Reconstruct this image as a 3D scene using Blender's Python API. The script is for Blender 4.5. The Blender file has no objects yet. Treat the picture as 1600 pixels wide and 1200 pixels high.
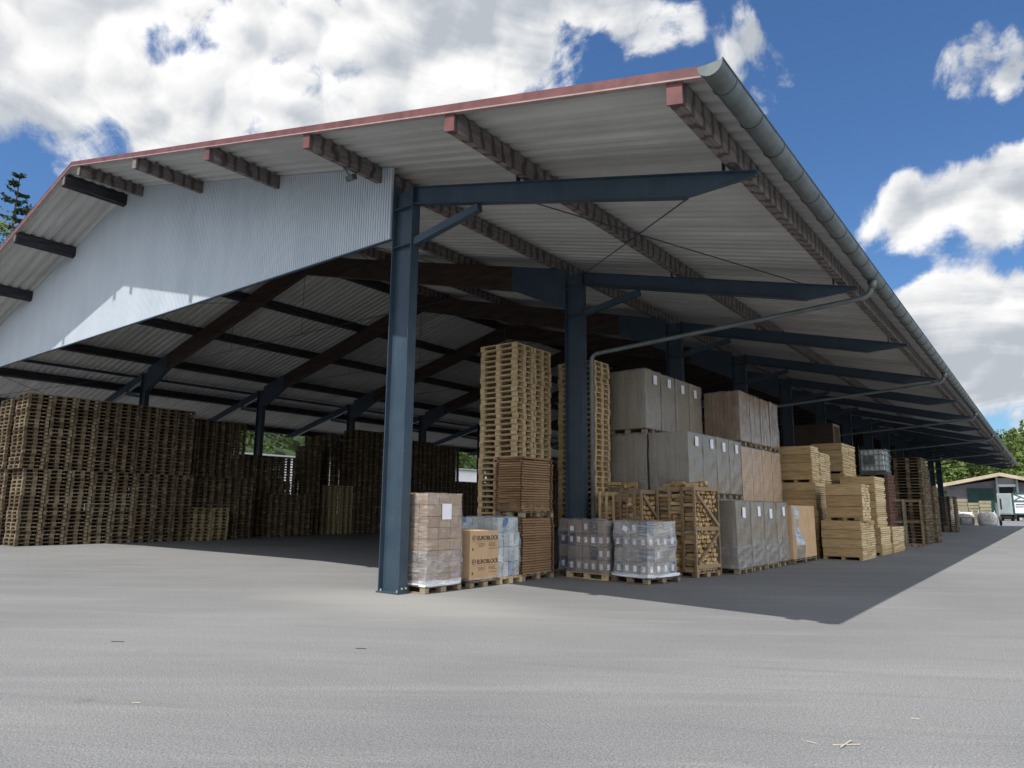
import bpy, math, random
from mathutils import Vector, Matrix
random.seed(7)
rnd = random.uniform
scn = bpy.context.scene
COL = scn.collection

# ------------------------------------------------------------------ node helpers
class NT:
    def __init__(s, tree): s.t = tree; s.n = tree.nodes; s.l = tree.links
    def add(s, typ, **kw):
        n = s.n.new(typ)
        for k, v in kw.items():
            if k.startswith('i_'):
                n.inputs[k[2:].replace('_', ' ')].default_value = v
            else: setattr(n, k, v)
        return n
    def link(s, a, b): s.l.new(a, b)
    def math(s, op, a, b=None, c=None, clamp=False):
        n = s.n.new('ShaderNodeMath'); n.operation = op; n.use_clamp = clamp
        for i, v in enumerate((a, b, c)):
            if v is None: continue
            if isinstance(v, (int, float)): n.inputs[i].default_value = v
            else: s.l.new(v, n.inputs[i])
        return n.outputs[0]
    def vmath(s, op, a, b=None):
        n = s.n.new('ShaderNodeVectorMath'); n.operation = op
        for i, v in enumerate((a, b)):
            if v is None: continue
            if isinstance(v, (tuple, list, Vector)): n.inputs[i].default_value = v
            else: s.l.new(v, n.inputs[i])
        return n
    def noise(s, vec, scale, detail=4, rough=.55, dist=0.):
        n = s.n.new('ShaderNodeTexNoise'); n.inputs['Scale'].default_value = scale
        n.inputs['Detail'].default_value = detail; n.inputs['Roughness'].default_value = rough
        n.inputs['Distortion'].default_value = dist
        if vec is not None: s.l.new(vec, n.inputs['Vector'])
        return n.outputs['Fac']
    def mapping(s, vec, scale=(1, 1, 1), rot=(0, 0, 0), loc=(0, 0, 0)):
        n = s.n.new('ShaderNodeMapping'); n.inputs['Scale'].default_value = scale
        n.inputs['Rotation'].default_value = rot; n.inputs['Location'].default_value = loc
        s.l.new(vec, n.inputs['Vector']); return n.outputs[0]
    def ramp(s, fac, stops):
        n = s.n.new('ShaderNodeValToRGB'); e = n.color_ramp.elements
        while len(e) < len(stops): e.new(.5)
        for i, (p, c) in enumerate(stops):
            e[i].position = p; e[i].color = (c, c, c, 1) if isinstance(c, (int, float)) else (*c, 1)
        s.l.new(fac, n.inputs[0]); return n.outputs[0]
    def rng(s, v, a, b, c=0., d=1., smooth=True):
        n = s.n.new('ShaderNodeMapRange'); n.clamp = True
        if smooth: n.interpolation_type = 'SMOOTHSTEP'
        for i, q in enumerate((a, b, c, d)): n.inputs[i + 1].default_value = q
        s.l.new(v, n.inputs[0]); return n.outputs[0]
    def mix(s, fac, a, b, mode='MIX'):
        n = s.n.new('ShaderNodeMix'); n.data_type = 'RGBA'; n.blend_type = mode
        for i, v in ((0, fac), (6, a), (7, b)):
            if isinstance(v, (int, float)): n.inputs[i].default_value = v
            elif isinstance(v, tuple): n.inputs[i].default_value = (*v, 1)
            else: s.l.new(v, n.inputs[i])
        return n.outputs[2]

def material(name):
    m = bpy.data.materials.new(name); m.use_nodes = True
    nt = NT(m.node_tree); bs = m.node_tree.nodes['Principled BSDF']
    return m, nt, bs
def objvec(nt, shift=True):
    co = nt.add('ShaderNodeTexCoord').outputs['Object']
    if not shift: return co
    oi = nt.add('ShaderNodeObjectInfo')
    mu = nt.math('MULTIPLY', oi.outputs['Random'], 57.)
    cx = nt.add('ShaderNodeCombineXYZ'); nt.link(mu, cx.inputs[0]); nt.link(mu, cx.inputs[1]); nt.link(mu, cx.inputs[2])
    return nt.vmath('ADD', co, cx.outputs[0]).outputs[0]
def bump(nt, bs, h, strength=.3, dist=.01):
    b = nt.add('ShaderNodeBump'); b.inputs['Strength'].default_value = strength; b.inputs['Distance'].default_value = dist
    nt.link(h, b.inputs['Height']); nt.link(b.outputs[0], bs.inputs['Normal'])

def simple(name, col, rough=.6, metal=0., var=.25, scale=6., spec=.4, stretch=(1, 1, 1), col2=None, bmp=0.):
    m, nt, bs = material(name)
    v = nt.mapping(objvec(nt), stretch)
    n = nt.noise(v, scale, 6, .6)
    c2 = col2 or tuple(x * (1 - var * 1.6) for x in col)
    c1 = tuple(min(1, x * (1 + var * .6)) for x in col)
    nt.link(nt.mix(nt.rng(n, .3, .7), c2, c1), bs.inputs['Base Color'])
    bs.inputs['Roughness'].default_value = rough; bs.inputs['Metallic'].default_value = metal
    bs.inputs['Specular IOR Level'].default_value = spec
    if bmp: bump(nt, bs, n, bmp)
    return m

def wood(name, cols, grain=(2, 30, 30), rough=.8, spread=1.0, low=.55):
    """boards whose tone differs from one object to the next"""
    m, nt, bs = material(name)
    oi = nt.add('ShaderNodeObjectInfo')
    v = objvec(nt)
    g = nt.noise(nt.mapping(v, grain), 1.3, 6, .65, .3)
    big = nt.noise(v, 1.7, 3)
    isl = nt.add('ShaderNodeNewGeometry').outputs['Random Per Island']
    rv = nt.math('ADD', nt.math('MULTIPLY', oi.outputs['Random'], .45 * spread), nt.math('MULTIPLY', big, .4))
    rv = nt.math('ADD', rv, nt.math('MULTIPLY', nt.math('POWER', isl, 2.4), .46 * spread))
    base = nt.ramp(rv, [(.15, cols[0]), (.5, cols[1]), (.85, cols[2])])
    dark = nt.rng(g, .25, .62, low, 1.1)
    nt.link(nt.mix(1., base, dark, 'MULTIPLY'), bs.inputs['Base Color'])
    bs.inputs['Roughness'].default_value = rough; bs.inputs['Specular IOR Level'].default_value = .2
    bump(nt, bs, g, .35, .004)
    return m

def film(name, tint, cover, rough=.12, wr=(4, 4, 1.2), holes=.4, gloss=.5):
    """thin stretch film: mostly clear, milky where it is folded over itself, with a glossy skin"""
    m, nt, bs = material(name)
    v = objvec(nt)
    n = nt.noise(nt.mapping(v, wr), 1.1, 5, .6, .8)
    h = nt.noise(nt.mapping(v, (1.5, 1.5, 12)), 1.5, 6, .62, 1.8)
    big = nt.noise(nt.mapping(v, (3.2, 3.2, .9)), 1.2, 3, .5, .6)
    bs.inputs['Base Color'].default_value = (*tint, 1)
    bs.inputs['Roughness'].default_value = .4
    hh = nt.math('ADD', nt.math('MULTIPLY', big, 2.4), nt.math('MULTIPLY', h, .55))
    b = nt.add('ShaderNodeBump'); b.inputs['Strength'].default_value = .55; b.inputs['Distance'].default_value = .022
    nt.link(hh, b.inputs['Height']); nt.link(b.outputs[0], bs.inputs['Normal'])
    tr = nt.add('ShaderNodeBsdfTransparent')
    f = nt.math('MULTIPLY', nt.rng(h, .46, .68, 0., 1.), .6)
    f = nt.math('ADD', f, nt.rng(n, .5, .72, 0., .4))
    f = nt.math('MULTIPLY_ADD', f, holes, cover, clamp=True)
    mx = nt.add('ShaderNodeMixShader'); nt.link(f, mx.inputs[0])
    nt.link(tr.outputs[0], mx.inputs[1]); nt.link(bs.outputs[0], mx.inputs[2])
    gl = nt.add('ShaderNodeBsdfGlossy'); gl.inputs['Roughness'].default_value = rough; nt.link(b.outputs[0], gl.inputs['Normal'])
    lw = nt.add('ShaderNodeFresnel'); lw.inputs['IOR'].default_value = 1.38; nt.link(b.outputs[0], lw.inputs['Normal'])
    gf = nt.math('MULTIPLY_ADD', lw.outputs[0], gloss * 1.1, gloss * .03, clamp=True)
    m2 = nt.add('ShaderNodeMixShader'); nt.link(gf, m2.inputs[0]); nt.link(mx.outputs[0], m2.inputs[1]); nt.link(gl.outputs[0], m2.inputs[2])
    nt.link(m2.outputs[0], nt.n['Material Output'].inputs['Surface'])
    return m

M = {}
def steel_paint():
    m, nt, bs = material('blue steel paint')
    v = objvec(nt)
    n = nt.noise(v, 2.2, 5); s = nt.noise(nt.mapping(v, (14, 14, .7)), 1., 5)
    c = nt.mix(nt.rng(n, .3, .7), (.027, .047, .070), (.037, .061, .087))
    c = nt.mix(nt.rng(s, .55, .8, 0, .35), c, (.075, .105, .125))
    ch = nt.noise(v, 26., 4, .7)
    c = nt.mix(nt.rng(ch, .69, .71), c, (.30, .31, .30))
    nt.link(c, bs.inputs['Base Color']); bs.inputs['Roughness'].default_value = .42
    bs.inputs['Specular IOR Level'].default_value = .45
    bump(nt, bs, n, .15, .004)
    return m
M['steel'] = steel_paint()
def purlin_mat():
    m, nt, bs = material('weathered purlin timber')
    v = objvec(nt, False)
    g = nt.noise(nt.mapping(v, (18, 1.2, 18)), 1.2, 6, .65)
    # damp runs left under each rib of the roof sheet
    sep = nt.add('ShaderNodeSeparateXYZ'); nt.link(v, sep.inputs[0])
    w = nt.noise(nt.mapping(v, (3, 1.1, .8)), 2.1, 3)
    ph = nt.math('ADD', nt.math('MULTIPLY', sep.outputs[1], 2 * math.pi / .30), nt.math('MULTIPLY', w, 9.))
    st = nt.math('SINE', ph)
    st = nt.rng(nt.math('ADD', st, nt.math('ADD', nt.math('MULTIPLY', g, 1.3), nt.math('MULTIPLY', nt.noise(nt.mapping(v, (2, .9, .5)), 1.9, 4), .9))), 1.15, 2.1)
    c = nt.mix(nt.rng(g, .3, .7), (.13, .112, .108), (.235, .205, .195))
    c = nt.mix(nt.math('MULTIPLY', st, .75), c, (.045, .037, .040))
    nt.link(c, bs.inputs['Base Color']); bs.inputs['Roughness'].default_value = .85
    bs.inputs['Specular IOR Level'].default_value = .2
    return m
M['purlin'] = purlin_mat()
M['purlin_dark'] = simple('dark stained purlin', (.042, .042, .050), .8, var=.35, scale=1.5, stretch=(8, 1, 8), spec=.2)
def roof_mat():
    m, nt, bs = material('pale coated roof sheet')
    v = objvec(nt, False)
    n = nt.noise(nt.mapping(v, (.25, 3, .25)), 1.2, 5)
    n2 = nt.noise(v, .35, 4)
    c = nt.mix(nt.rng(n, .3, .75), (.40, .40, .39), (.54, .54, .53))
    c = nt.mix(nt.rng(n2, .45, .75, 0, .5), c, (.33, .32, .30))
    nt.link(c, bs.inputs['Base Color']); bs.inputs['Roughness'].default_value = .55
    bs.inputs['Specular IOR Level'].default_value = .25
    return m
M['roof'] = roof_mat()
def panel_mat():
    m, nt, bs = material('pale blue corrugated cladding')
    v = objvec(nt, False)
    n = nt.noise(nt.mapping(v, (1.2, 1, .3)), 1.5, 6, .65); n2 = nt.noise(v, .5, 4)
    c = nt.mix(nt.rng(n, .35, .7), (.53, .59, .655), (.575, .635, .70))
    c = nt.mix(nt.rng(n2, .5, .75, 0, .35), c, (.42, .48, .54))
    nt.link(c, bs.inputs['Base Color']); bs.inputs['Roughness'].default_value = .45
    bs.inputs['Specular IOR Level'].default_value = .3
    return m
M['panel'] = panel_mat()
M['glulam'] = simple('brown glulam', (.046, .030, .024), .65, var=.3, scale=1.2, stretch=(1, 8, 6), spec=.25)
M['red'] = simple('faded red flashing', (.155, .058, .058), .55, var=.2, scale=3.)
M['lit_edge'] = simple('pale lit sheet edge', (.36, .26, .25), .5, var=.1)  # pale colour stands in for the lit lower edge of the roof sheet
M['zinc'] = simple('weathered zinc', (.15, .175, .18), .5, .35, .16, 3., spec=.45)
M['darkzinc'] = simple('dark zinc strap', (.10, .115, .115), .5, .4, .2)
M['rod'] = simple('steel rod', (.05, .055, .065), .5, .3, .2)
M['bolt'] = simple('galvanised bolt', (.6, .6, .58), .4, .6, .1)
M['new_wood'] = wood('fresh pallet wood', [(.36, .25, .13), (.47, .345, .19), (.56, .43, .26)], spread=1.)
M['old_wood'] = wood('weathered pallet wood', [(.070, .050, .031), (.135, .101, .064), (.29, .24, .165)], spread=1.)
M['red_wood'] = wood('red brown pallet wood', [(.11, .05, .04), (.16, .085, .065), (.2, .12, .09)])
M['plank'] = wood('pale sawn planks', [(.33, .22, .10), (.44, .31, .16), (.52, .385, .22)], grain=(1.6, 9, 22), spread=.9)
M['plankend'] = wood('pale plank ends', [(.42, .30, .145), (.57, .43, .24), (.68, .55, .345)], grain=(14, 14, 14), spread=1.)
M['collar'] = wood('brown collar boards', [(.15, .082, .042), (.22, .128, .068), (.30, .19, .11)], spread=1.1)
M['log'] = wood('split firewood', [(.23, .13, .058), (.39, .25, .12), (.55, .40, .225)], grain=(3, 20, 20), spread=1.1)
M['frame_wood'] = wood('grey brown batten', [(.19, .13, .08), (.26, .185, .115), (.34, .25, .165)])
M['grey_wood'] = wood('grey old batten', [(.20, .18, .15), (.27, .24, .2), (.33, .30, .25)])
M['rust'] = simple('rusty hinge', (.085, .036, .018), .8, .1, .4, 20.)
M['card'] = wood('brown cardboard', [(.34, .225, .13), (.41, .275, .165), (.46, .32, .20)], grain=(3, 3, 3), spread=.7, low=.9)
M['card_tan'] = wood('tan cardboard', [(.46, .315, .185), (.50, .345, .21), (.53, .37, .23)], grain=(2, 2, 2), spread=.6, low=.9)
M['card_grey'] = wood('grey brown cardboard', [(.24, .185, .125), (.30, .235, .16), (.35, .28, .195)], grain=(9, 9, .3), spread=.7, low=.9)
M['card_dark'] = simple('dark violet printed carton', (.055, .05, .095), .6, var=.2)
M['pack_white'] = simple('white packs', (.70, .73, .74), .5, var=.12)
M['pack_blue'] = simple('blue printed packs', (.13, .25, .46), .5, var=.3)
M['pack_pale'] = simple('pale grey green packs', (.45, .52, .52), .5, var=.2)
M['paper'] = simple('white paper', (.82, .82, .88), .6, var=.04)
M['ink'] = simple('dark print', (.045, .03, .025), .7, var=.1)
M['ink_soft'] = simple('faint brown print', (.22, .13, .075), .7, var=.1)
M['film_clear'] = film('clear stretch film', (.74, .74, .77), .10, .14, holes=.42, gloss=.6)
M['film_white'] = film('milky shrink film', (.82, .85, .88), .20, .14, holes=.45, gloss=.6)
M['film_grey'] = film('grey stretch film', (.58, .575, .53), .20, .16, wr=(3, 3, .6), holes=.30, gloss=.8)
M['film_shiny'] = film('glossy stretch film', (.62, .60, .55), .04, .07, wr=(4, 4, .8), holes=.25, gloss=1.3)
M['sheet_white'] = film('white base sheet', (.85, .87, .93), .75, .2, holes=.3)
M['plastic_white'] = simple('white plastic tank', (.62, .66, .66), .35, var=.1)
M['cage'] = simple('galvanised cage', (.25, .27, .28), .45, .5, .2)
M['grey_card'] = simple('grey steel plate', (.14, .16, .17), .5, .2)
M['bag'] = simple('white woven sack', (.66, .64, .61), .8, var=.35, scale=9., bmp=.5)
M['bark'] = simple('bark', (.09, .065, .045), .9, var=.4, scale=12.)
M['near_black'] = simple('dark hole', (.02, .02, .02), .9)

# ------------------------------------------------------------------ mesh builder
class MB:
    def __init__(s): s.v = []; s.f = []
    def box(s, x0, x1, y0, y1, z0, z1):
        b = len(s.v)
        s.v += [(x0, y0, z0), (x1, y0, z0), (x1, y1, z0), (x0, y1, z0), (x0, y0, z1), (x1, y0, z1), (x1, y1, z1), (x0, y1, z1)]
        s.f += [tuple(b + i for i in q) for q in ((3, 2, 1, 0), (4, 5, 6, 7), (0, 1, 5, 4), (1, 2, 6, 5), (2, 3, 7, 6), (3, 0, 4, 7))]
        return s
    def obox(s, c, size, rot=None):
        b = len(s.v); hx, hy, hz = (q / 2 for q in size)
        s.box(-hx, hx, -hy, hy, -hz, hz)
        R = rot.to_3x3() if rot is not None else Matrix.Identity(3)
        c = Vector(c)
        for i in range(b, len(s.v)): s.v[i] = tuple(R @ Vector(s.v[i]) + c)
        return s
    def bar(s, p, q, w, h):
        """rectangular bar from p to q; w is horizontal width, h the other"""
        p, q = Vector(p), Vector(q); d = q - p; L = d.length; d.normalize()
        up = Vector((0, 0, 1)) if abs(d.z) < .98 else Vector((1, 0, 0))
        sd = d.cross(up).normalized(); u = sd.cross(d)
        R = Matrix((d, sd, u)).transposed()
        return s.obox((p + q) / 2, (L, w, h), R)
    def prism(s, poly, axis, a, b):
        """extrude 2-D polygon: axis 'y' -> poly in (x, z); axis 'x' -> (y, z); axis 'z' -> (x, y)"""
        n = len(poly); o = len(s.v)
        for t in (a, b):
            for (p, q) in poly:
                s.v.append({'y': (p, t, q), 'x': (t, p, q), 'z': (p, q, t)}[axis])
        s.f.append(tuple(o + i for i in range(n))); s.f.append(tuple(o + n + i for i in reversed(range(n))))
        for i in range(n):
            j = (i + 1) % n; s.f.append((o + j, o + i, o + n + i, o + n + j))
        return s
    def tube(s, pts, r, n=10, cap=True):
        pts = [Vector(p) for p in pts]; o = len(s.v); k = len(pts)
        rr = r if isinstance(r, (list, tuple)) else [r] * k
        prev = None
        for i, p in enumerate(pts):
            t = (pts[min(i + 1, k - 1)] - pts[max(i - 1, 0)]).normalized()
            if prev is None:
                a = Vector((0, 0, 1)) if abs(t.z) < .9 else Vector((1, 0, 0))
                prev = t.cross(a).normalized()
            u = (prev - t * prev.dot(t)).normalized(); w = t.cross(u); prev = u
            for j in range(n):
                an = 2 * math.pi * j / n
                s.v.append(tuple(p + (u * math.cos(an) + w * math.sin(an)) * rr[i]))
        for i in range(k - 1):
            for j in range(n):
                a = o + i * n + j; b = o + i * n + (j + 1) % n
                s.f.append((a, b, b + n, a + n))
        if cap:
            s.f.append(tuple(o + j for j in reversed(range(n)))); s.f.append(tuple(o + (k - 1) * n + j for j in range(n)))
        return s
    def quad(s, a, b, c, d):
        o = len(s.v); s.v += [tuple(a), tuple(b), tuple(c), tuple(d)]; s.f.append((o, o + 1, o + 2, o + 3)); return s
    def mesh(s, name, mat, smooth=False):
        me = bpy.data.meshes.new(name); me.from_pydata(s.v, [], s.f); me.update()
        me.materials.append(M[mat] if isinstance(mat, str) else mat)
        if smooth:
            for p in me.polygons: p.use_smooth = True
        return me
    def build(s, name, mat, parent=None, smooth=False, loc=None):
        return link(name, s.mesh(name, mat, smooth), parent, loc)

def link(name, data, parent=None, loc=None, rot=None):
    o = bpy.data.objects.new(name, data); COL.objects.link(o)
    if parent is not None: o.parent = parent
    if loc is not None: o.location = loc
    if rot is not None: o.rotation_euler = rot
    return o
def tag(o, label, cat=None, group=None, kind=None):
    if label: o['label'] = label
    if cat: o['category'] = cat
    if group: o['group'] = group
    if kind: o['kind'] = kind
    return o
def empty(name, loc, label, cat, group=None, rz=0.):
    o = link(name, None, None, loc, (0, 0, rz)); return tag(o, label, cat, group)
def copy_tree(o, parent=None):
    c = o.copy(); COL.objects.link(c)
    if parent is not None: c.parent = parent
    for ch in list(o.children): copy_tree(ch, c)
    return c
def bevel(o, w=.01, seg=2):
    m = o.modifiers.new('soft edge', 'BEVEL'); m.width = w; m.segments = seg; m.limit_method = 'ANGLE'; return o

ONES = ['', 'first', 'second', 'third', 'fourth', 'fifth', 'sixth', 'seventh', 'eighth', 'ninth', 'tenth', 'eleventh', 'twelfth', 'thirteenth',
        'fourteenth', 'fifteenth', 'sixteenth', 'seventeenth', 'eighteenth', 'nineteenth']
def ordinal(n):
    if n < 20: return ONES[n]
    t, o = divmod(n, 10)
    base = {2: 'twent', 3: 'thirt', 4: 'fort'}[t]
    return base + 'ieth' if o == 0 else base + 'y-' + ONES[o]

# ------------------------------------------------------------------ camera (solved from the photograph)
F, YAW, PIT, ROLL, CX, CY, CZ = 1083.55, .6564, .1757, .0092, 9.9507, -9.3075, 1.6
f_ = Vector((-math.sin(YAW) * math.cos(PIT), math.cos(YAW) * math.cos(PIT), math.sin(PIT)))
r_ = Vector((math.cos(YAW), math.sin(YAW), 0)); u_ = r_.cross(f_)
r2 = r_ * math.cos(ROLL) + u_ * math.sin(ROLL); u2 = u_ * math.cos(ROLL) - r_ * math.sin(ROLL)
cam = bpy.data.cameras.new('camera'); cam.lens = F / 1600 * 36; cam.sensor_width = 36; cam.clip_end = 6000; cam.clip_start = .1
co = bpy.data.objects.new('camera', cam); COL.objects.link(co)
Rm = Matrix((r2, u2, -f_)).transposed().to_4x4(); Rm.translation = (CX, CY, CZ); co.matrix_world = Rm
scn.camera = co

def at_y(px, py, Y):
    d = r2 * ((px - 800) / F) - u2 * ((py - 600) / F) + f_
    t = (Y - CY) / d.y; return Vector((CX + d.x * t, Y, CZ + d.z * t))

# ------------------------------------------------------------------ light and sky
SUN = Vector((-.01, .575, -1)).normalized()           # the way the light travels
elev = math.asin(-SUN.z); back = -SUN
sl = bpy.data.lights.new('sun', 'SUN'); sl.energy = 4.2; sl.angle = math.radians(.5); sl.color = (1, .955, .88)
so = bpy.data.objects.new('sun', sl); COL.objects.link(so); so.rotation_euler = SUN.to_track_quat('-Z', 'Y').to_euler(); so.location = (0, -30, 40)

W = bpy.data.worlds.new('World'); scn.world = W; W.use_nodes = True
nt = NT(W.node_tree); nt.n.clear()
out = nt.add('ShaderNodeOutputWorld')
sky = nt.add('ShaderNodeTexSky'); sky.sky_type = 'NISHITA'; sky.sun_disc = False
sky.sun_elevation = elev; sky.sun_rotation = math.atan2(back.x, back.y); sky.air_density = 1.15; sky.dust_density = .4; sky.ozone_density = 2.6
D = nt.add('ShaderNodeTexCoord').outputs['Generated']
D = nt.vmath('NORMALIZE', D).outputs[0]
sp = nt.add('ShaderNodeSeparateXYZ'); nt.link(D, sp.inputs[0])
zz = nt.math('ADD', nt.math('MAXIMUM', sp.outputs[2], 0.), .22)
cb = nt.add('ShaderNodeCombineXYZ')
nt.link(nt.math('DIVIDE', sp.outputs[0], zz), cb.inputs[0]); nt.link(nt.math('DIVIDE', sp.outputs[1], zz), cb.inputs[1])
nt.link(nt.math('MULTIPLY', sp.outputs[2], 2.0), cb.inputs[2])
PC = cb.outputs[0]
def skydir(px, py):
    return (r2 * ((px - 800) / F) - u2 * ((py - 600) / F) + f_).normalized()
# heavier and lighter parts of the cloud field, by compass direction and height: (pixel it was read at, radius in degrees, weight)
BLOBS = [(70, 60, 6, .28), (10, 150, 5, .22), (100, 15, 5, .2), (440, 10, 4, .2), (960, 40, 4, .16), (1050, 50, 3, .16), (180, 80, 17, .17), (560, 70, 14, .20), (420, 230, 10, .13), (740, 45, 9, .18), (40, 180, 12, .22), (120, 40, 8, .10), (880, 35, 7, .22), (700, 130, 7, .12), (1030, 50, 4, .26),
         (250, 68, 1.9, -.24), (310, 78, 1.9, -.22), (185, 55, 1.6, -.18), (355, 84, 1.2, -.1), (735, 100, 3.2, -.16), (20, 275, 5, -.26), (930, 105, 3.5, -.16),
         (1290, 180, 15, -.30), (1430, 30, 13, -.26), (1330, 280, 9, -.16), (1060, 120, 4, -.14), (1140, 30, 3.6, .31), (1190, 115, 4, .33), (1215, 150, 2.5, .2), (1165, 75, 3, .2),
         (1530, 112, 4.6, .80), (1540, 200, 3, -.22), (1490, 310, 6, .36), (1580, 270, 5, .30), (1390, 335, 4.5, .42), (1430, 500, 4, .2), (1560, 470, 7, .32), (1480, 530, 7, .30), (1590, 590, 8, .22), (1440, 450, 5, .12), (1440, 398, 4, -.24), (1560, 388, 4, -.26), (1510, 580, 3, -.12)]
WIDE = [((.93, -.22, .42), 60, .42), ((-.1, -.9, .6), 60, .30), ((.2, -.1, 1.), 35, .12)]  # extra cloud cover added outside the view to raise the fill light
cov = None
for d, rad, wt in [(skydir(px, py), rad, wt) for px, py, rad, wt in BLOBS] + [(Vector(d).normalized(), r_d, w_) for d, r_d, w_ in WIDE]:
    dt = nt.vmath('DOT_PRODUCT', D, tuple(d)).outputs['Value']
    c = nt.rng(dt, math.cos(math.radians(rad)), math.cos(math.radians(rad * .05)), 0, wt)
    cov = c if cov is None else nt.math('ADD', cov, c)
P2v = nt.vmath('SCALE', D); P2v.inputs['Scale'].default_value = 2.3
P2 = P2v.outputs[0]
warp = nt.add('ShaderNodeTexNoise'); warp.inputs['Scale'].default_value = 2.2; warp.inputs['Detail'].default_value = 5; nt.link(P2, warp.inputs['Vector'])
wv = nt.vmath('SCALE', nt.vmath('SUBTRACT', warp.outputs['Color'], (.5, .5, .5)).outputs[0]); wv.inputs['Scale'].default_value = .34
PW_ = nt.vmath('ADD', P2, wv.outputs[0]).outputs[0]
def puffs(vec, octs=((3.1, .50), (7.5, .28), (17., .16))):
    tot = None
    for sc_, w_ in octs:
        vo = nt.add('ShaderNodeTexVoronoi'); vo.feature = 'F1'; vo.inputs['Scale'].default_value = sc_
        nt.link(vec, vo.inputs['Vector'])
        q = nt.math('MULTIPLY', nt.math('SUBTRACT', .62, vo.outputs['Distance']), w_)
        tot = q if tot is None else nt.math('ADD', tot, q)
    return tot
pf = puffs(PW_)
pfa = puffs(PW_, ((3.1, .5), (7.5, .28)))
pf2 = puffs(nt.mapping(PW_, loc=(-.008, -.022, .045)), ((3.1, .5), (7.5, .28)))
n1 = nt.noise(P2, 2.6, 9, .60, .5)
nfine = nt.noise(PW_, 6.5, 10, .70, .5)
dens = nt.math('ADD', nt.math('ADD', nt.math('MULTIPLY', nt.math('SUBTRACT', n1, .5), 1.45), nt.math('MULTIPLY', pf, .55)), nt.math('ADD', cov, .36))
dens = nt.math('ADD', dens, nt.math('MULTIPLY', nt.math('SUBTRACT', nfine, .5), .42))
mask = nt.rng(dens, .455, .69)
# the thicker a cloud, the greyer its underside; its rims and knuckles stay bright
n4 = nt.noise(nt.mapping(PC, loc=(7.3, 2.2, .9)), 1.5, 9, .60, .8)
edge = nt.math('MULTIPLY', nt.math('SUBTRACT', pfa, pf2), 1.5)
lum = nt.math('ADD', nt.math('ADD', nt.rng(n4, .38, .66, .70, 1.0), edge), nt.rng(dens, .55, 1.05, .10, -.10))
lum = nt.math('ADD', lum, nt.math('MULTIPLY', nt.math('SUBTRACT', nfine, .5), .22))
lum = nt.math('MINIMUM', nt.math('MAXIMUM', lum, .66), 1.12)
cc = nt.mix(nt.rng(lum, .66, 1.0), (.86, .92, 1.0), (1., 1., 1.))
# unseen clouds over the yard are brightened to light the right-hand goods
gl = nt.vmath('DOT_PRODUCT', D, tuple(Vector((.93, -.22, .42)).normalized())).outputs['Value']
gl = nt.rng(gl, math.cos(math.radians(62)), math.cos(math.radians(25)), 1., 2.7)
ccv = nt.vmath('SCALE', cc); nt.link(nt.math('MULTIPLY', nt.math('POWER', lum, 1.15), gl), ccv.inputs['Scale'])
blue = nt.mix(1., sky.outputs[0], (.56, .79, 1.05), 'MULTIPLY')
b1 = nt.add('ShaderNodeBackground'); nt.link(blue, b1.inputs[0]); b1.inputs[1].default_value = .085
b2 = nt.add('ShaderNodeBackground'); nt.link(ccv.outputs[0], b2.inputs[0]); b2.inputs[1].default_value = .66
mx = nt.add('ShaderNodeMixShader'); nt.link(mask, mx.inputs[0]); nt.link(b1.outputs[0], mx.inputs[1]); nt.link(b2.outputs[0], mx.inputs[2])
nt.link(mx.outputs[0], out.inputs[0])
vs = scn.view_settings; vs.view_transform = 'Standard'; vs.look = 'None'; vs.exposure = 0.52; vs.gamma = 1.0
scn.cycles.max_bounces = 8; scn.cycles.diffuse_bounces = 2; scn.cycles.transparent_max_bounces = 16; scn.cycles.use_denoising = True; W.cycles.sampling_method = 'MANUAL'; W.cycles.sample_map_resolution = 512

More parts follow.
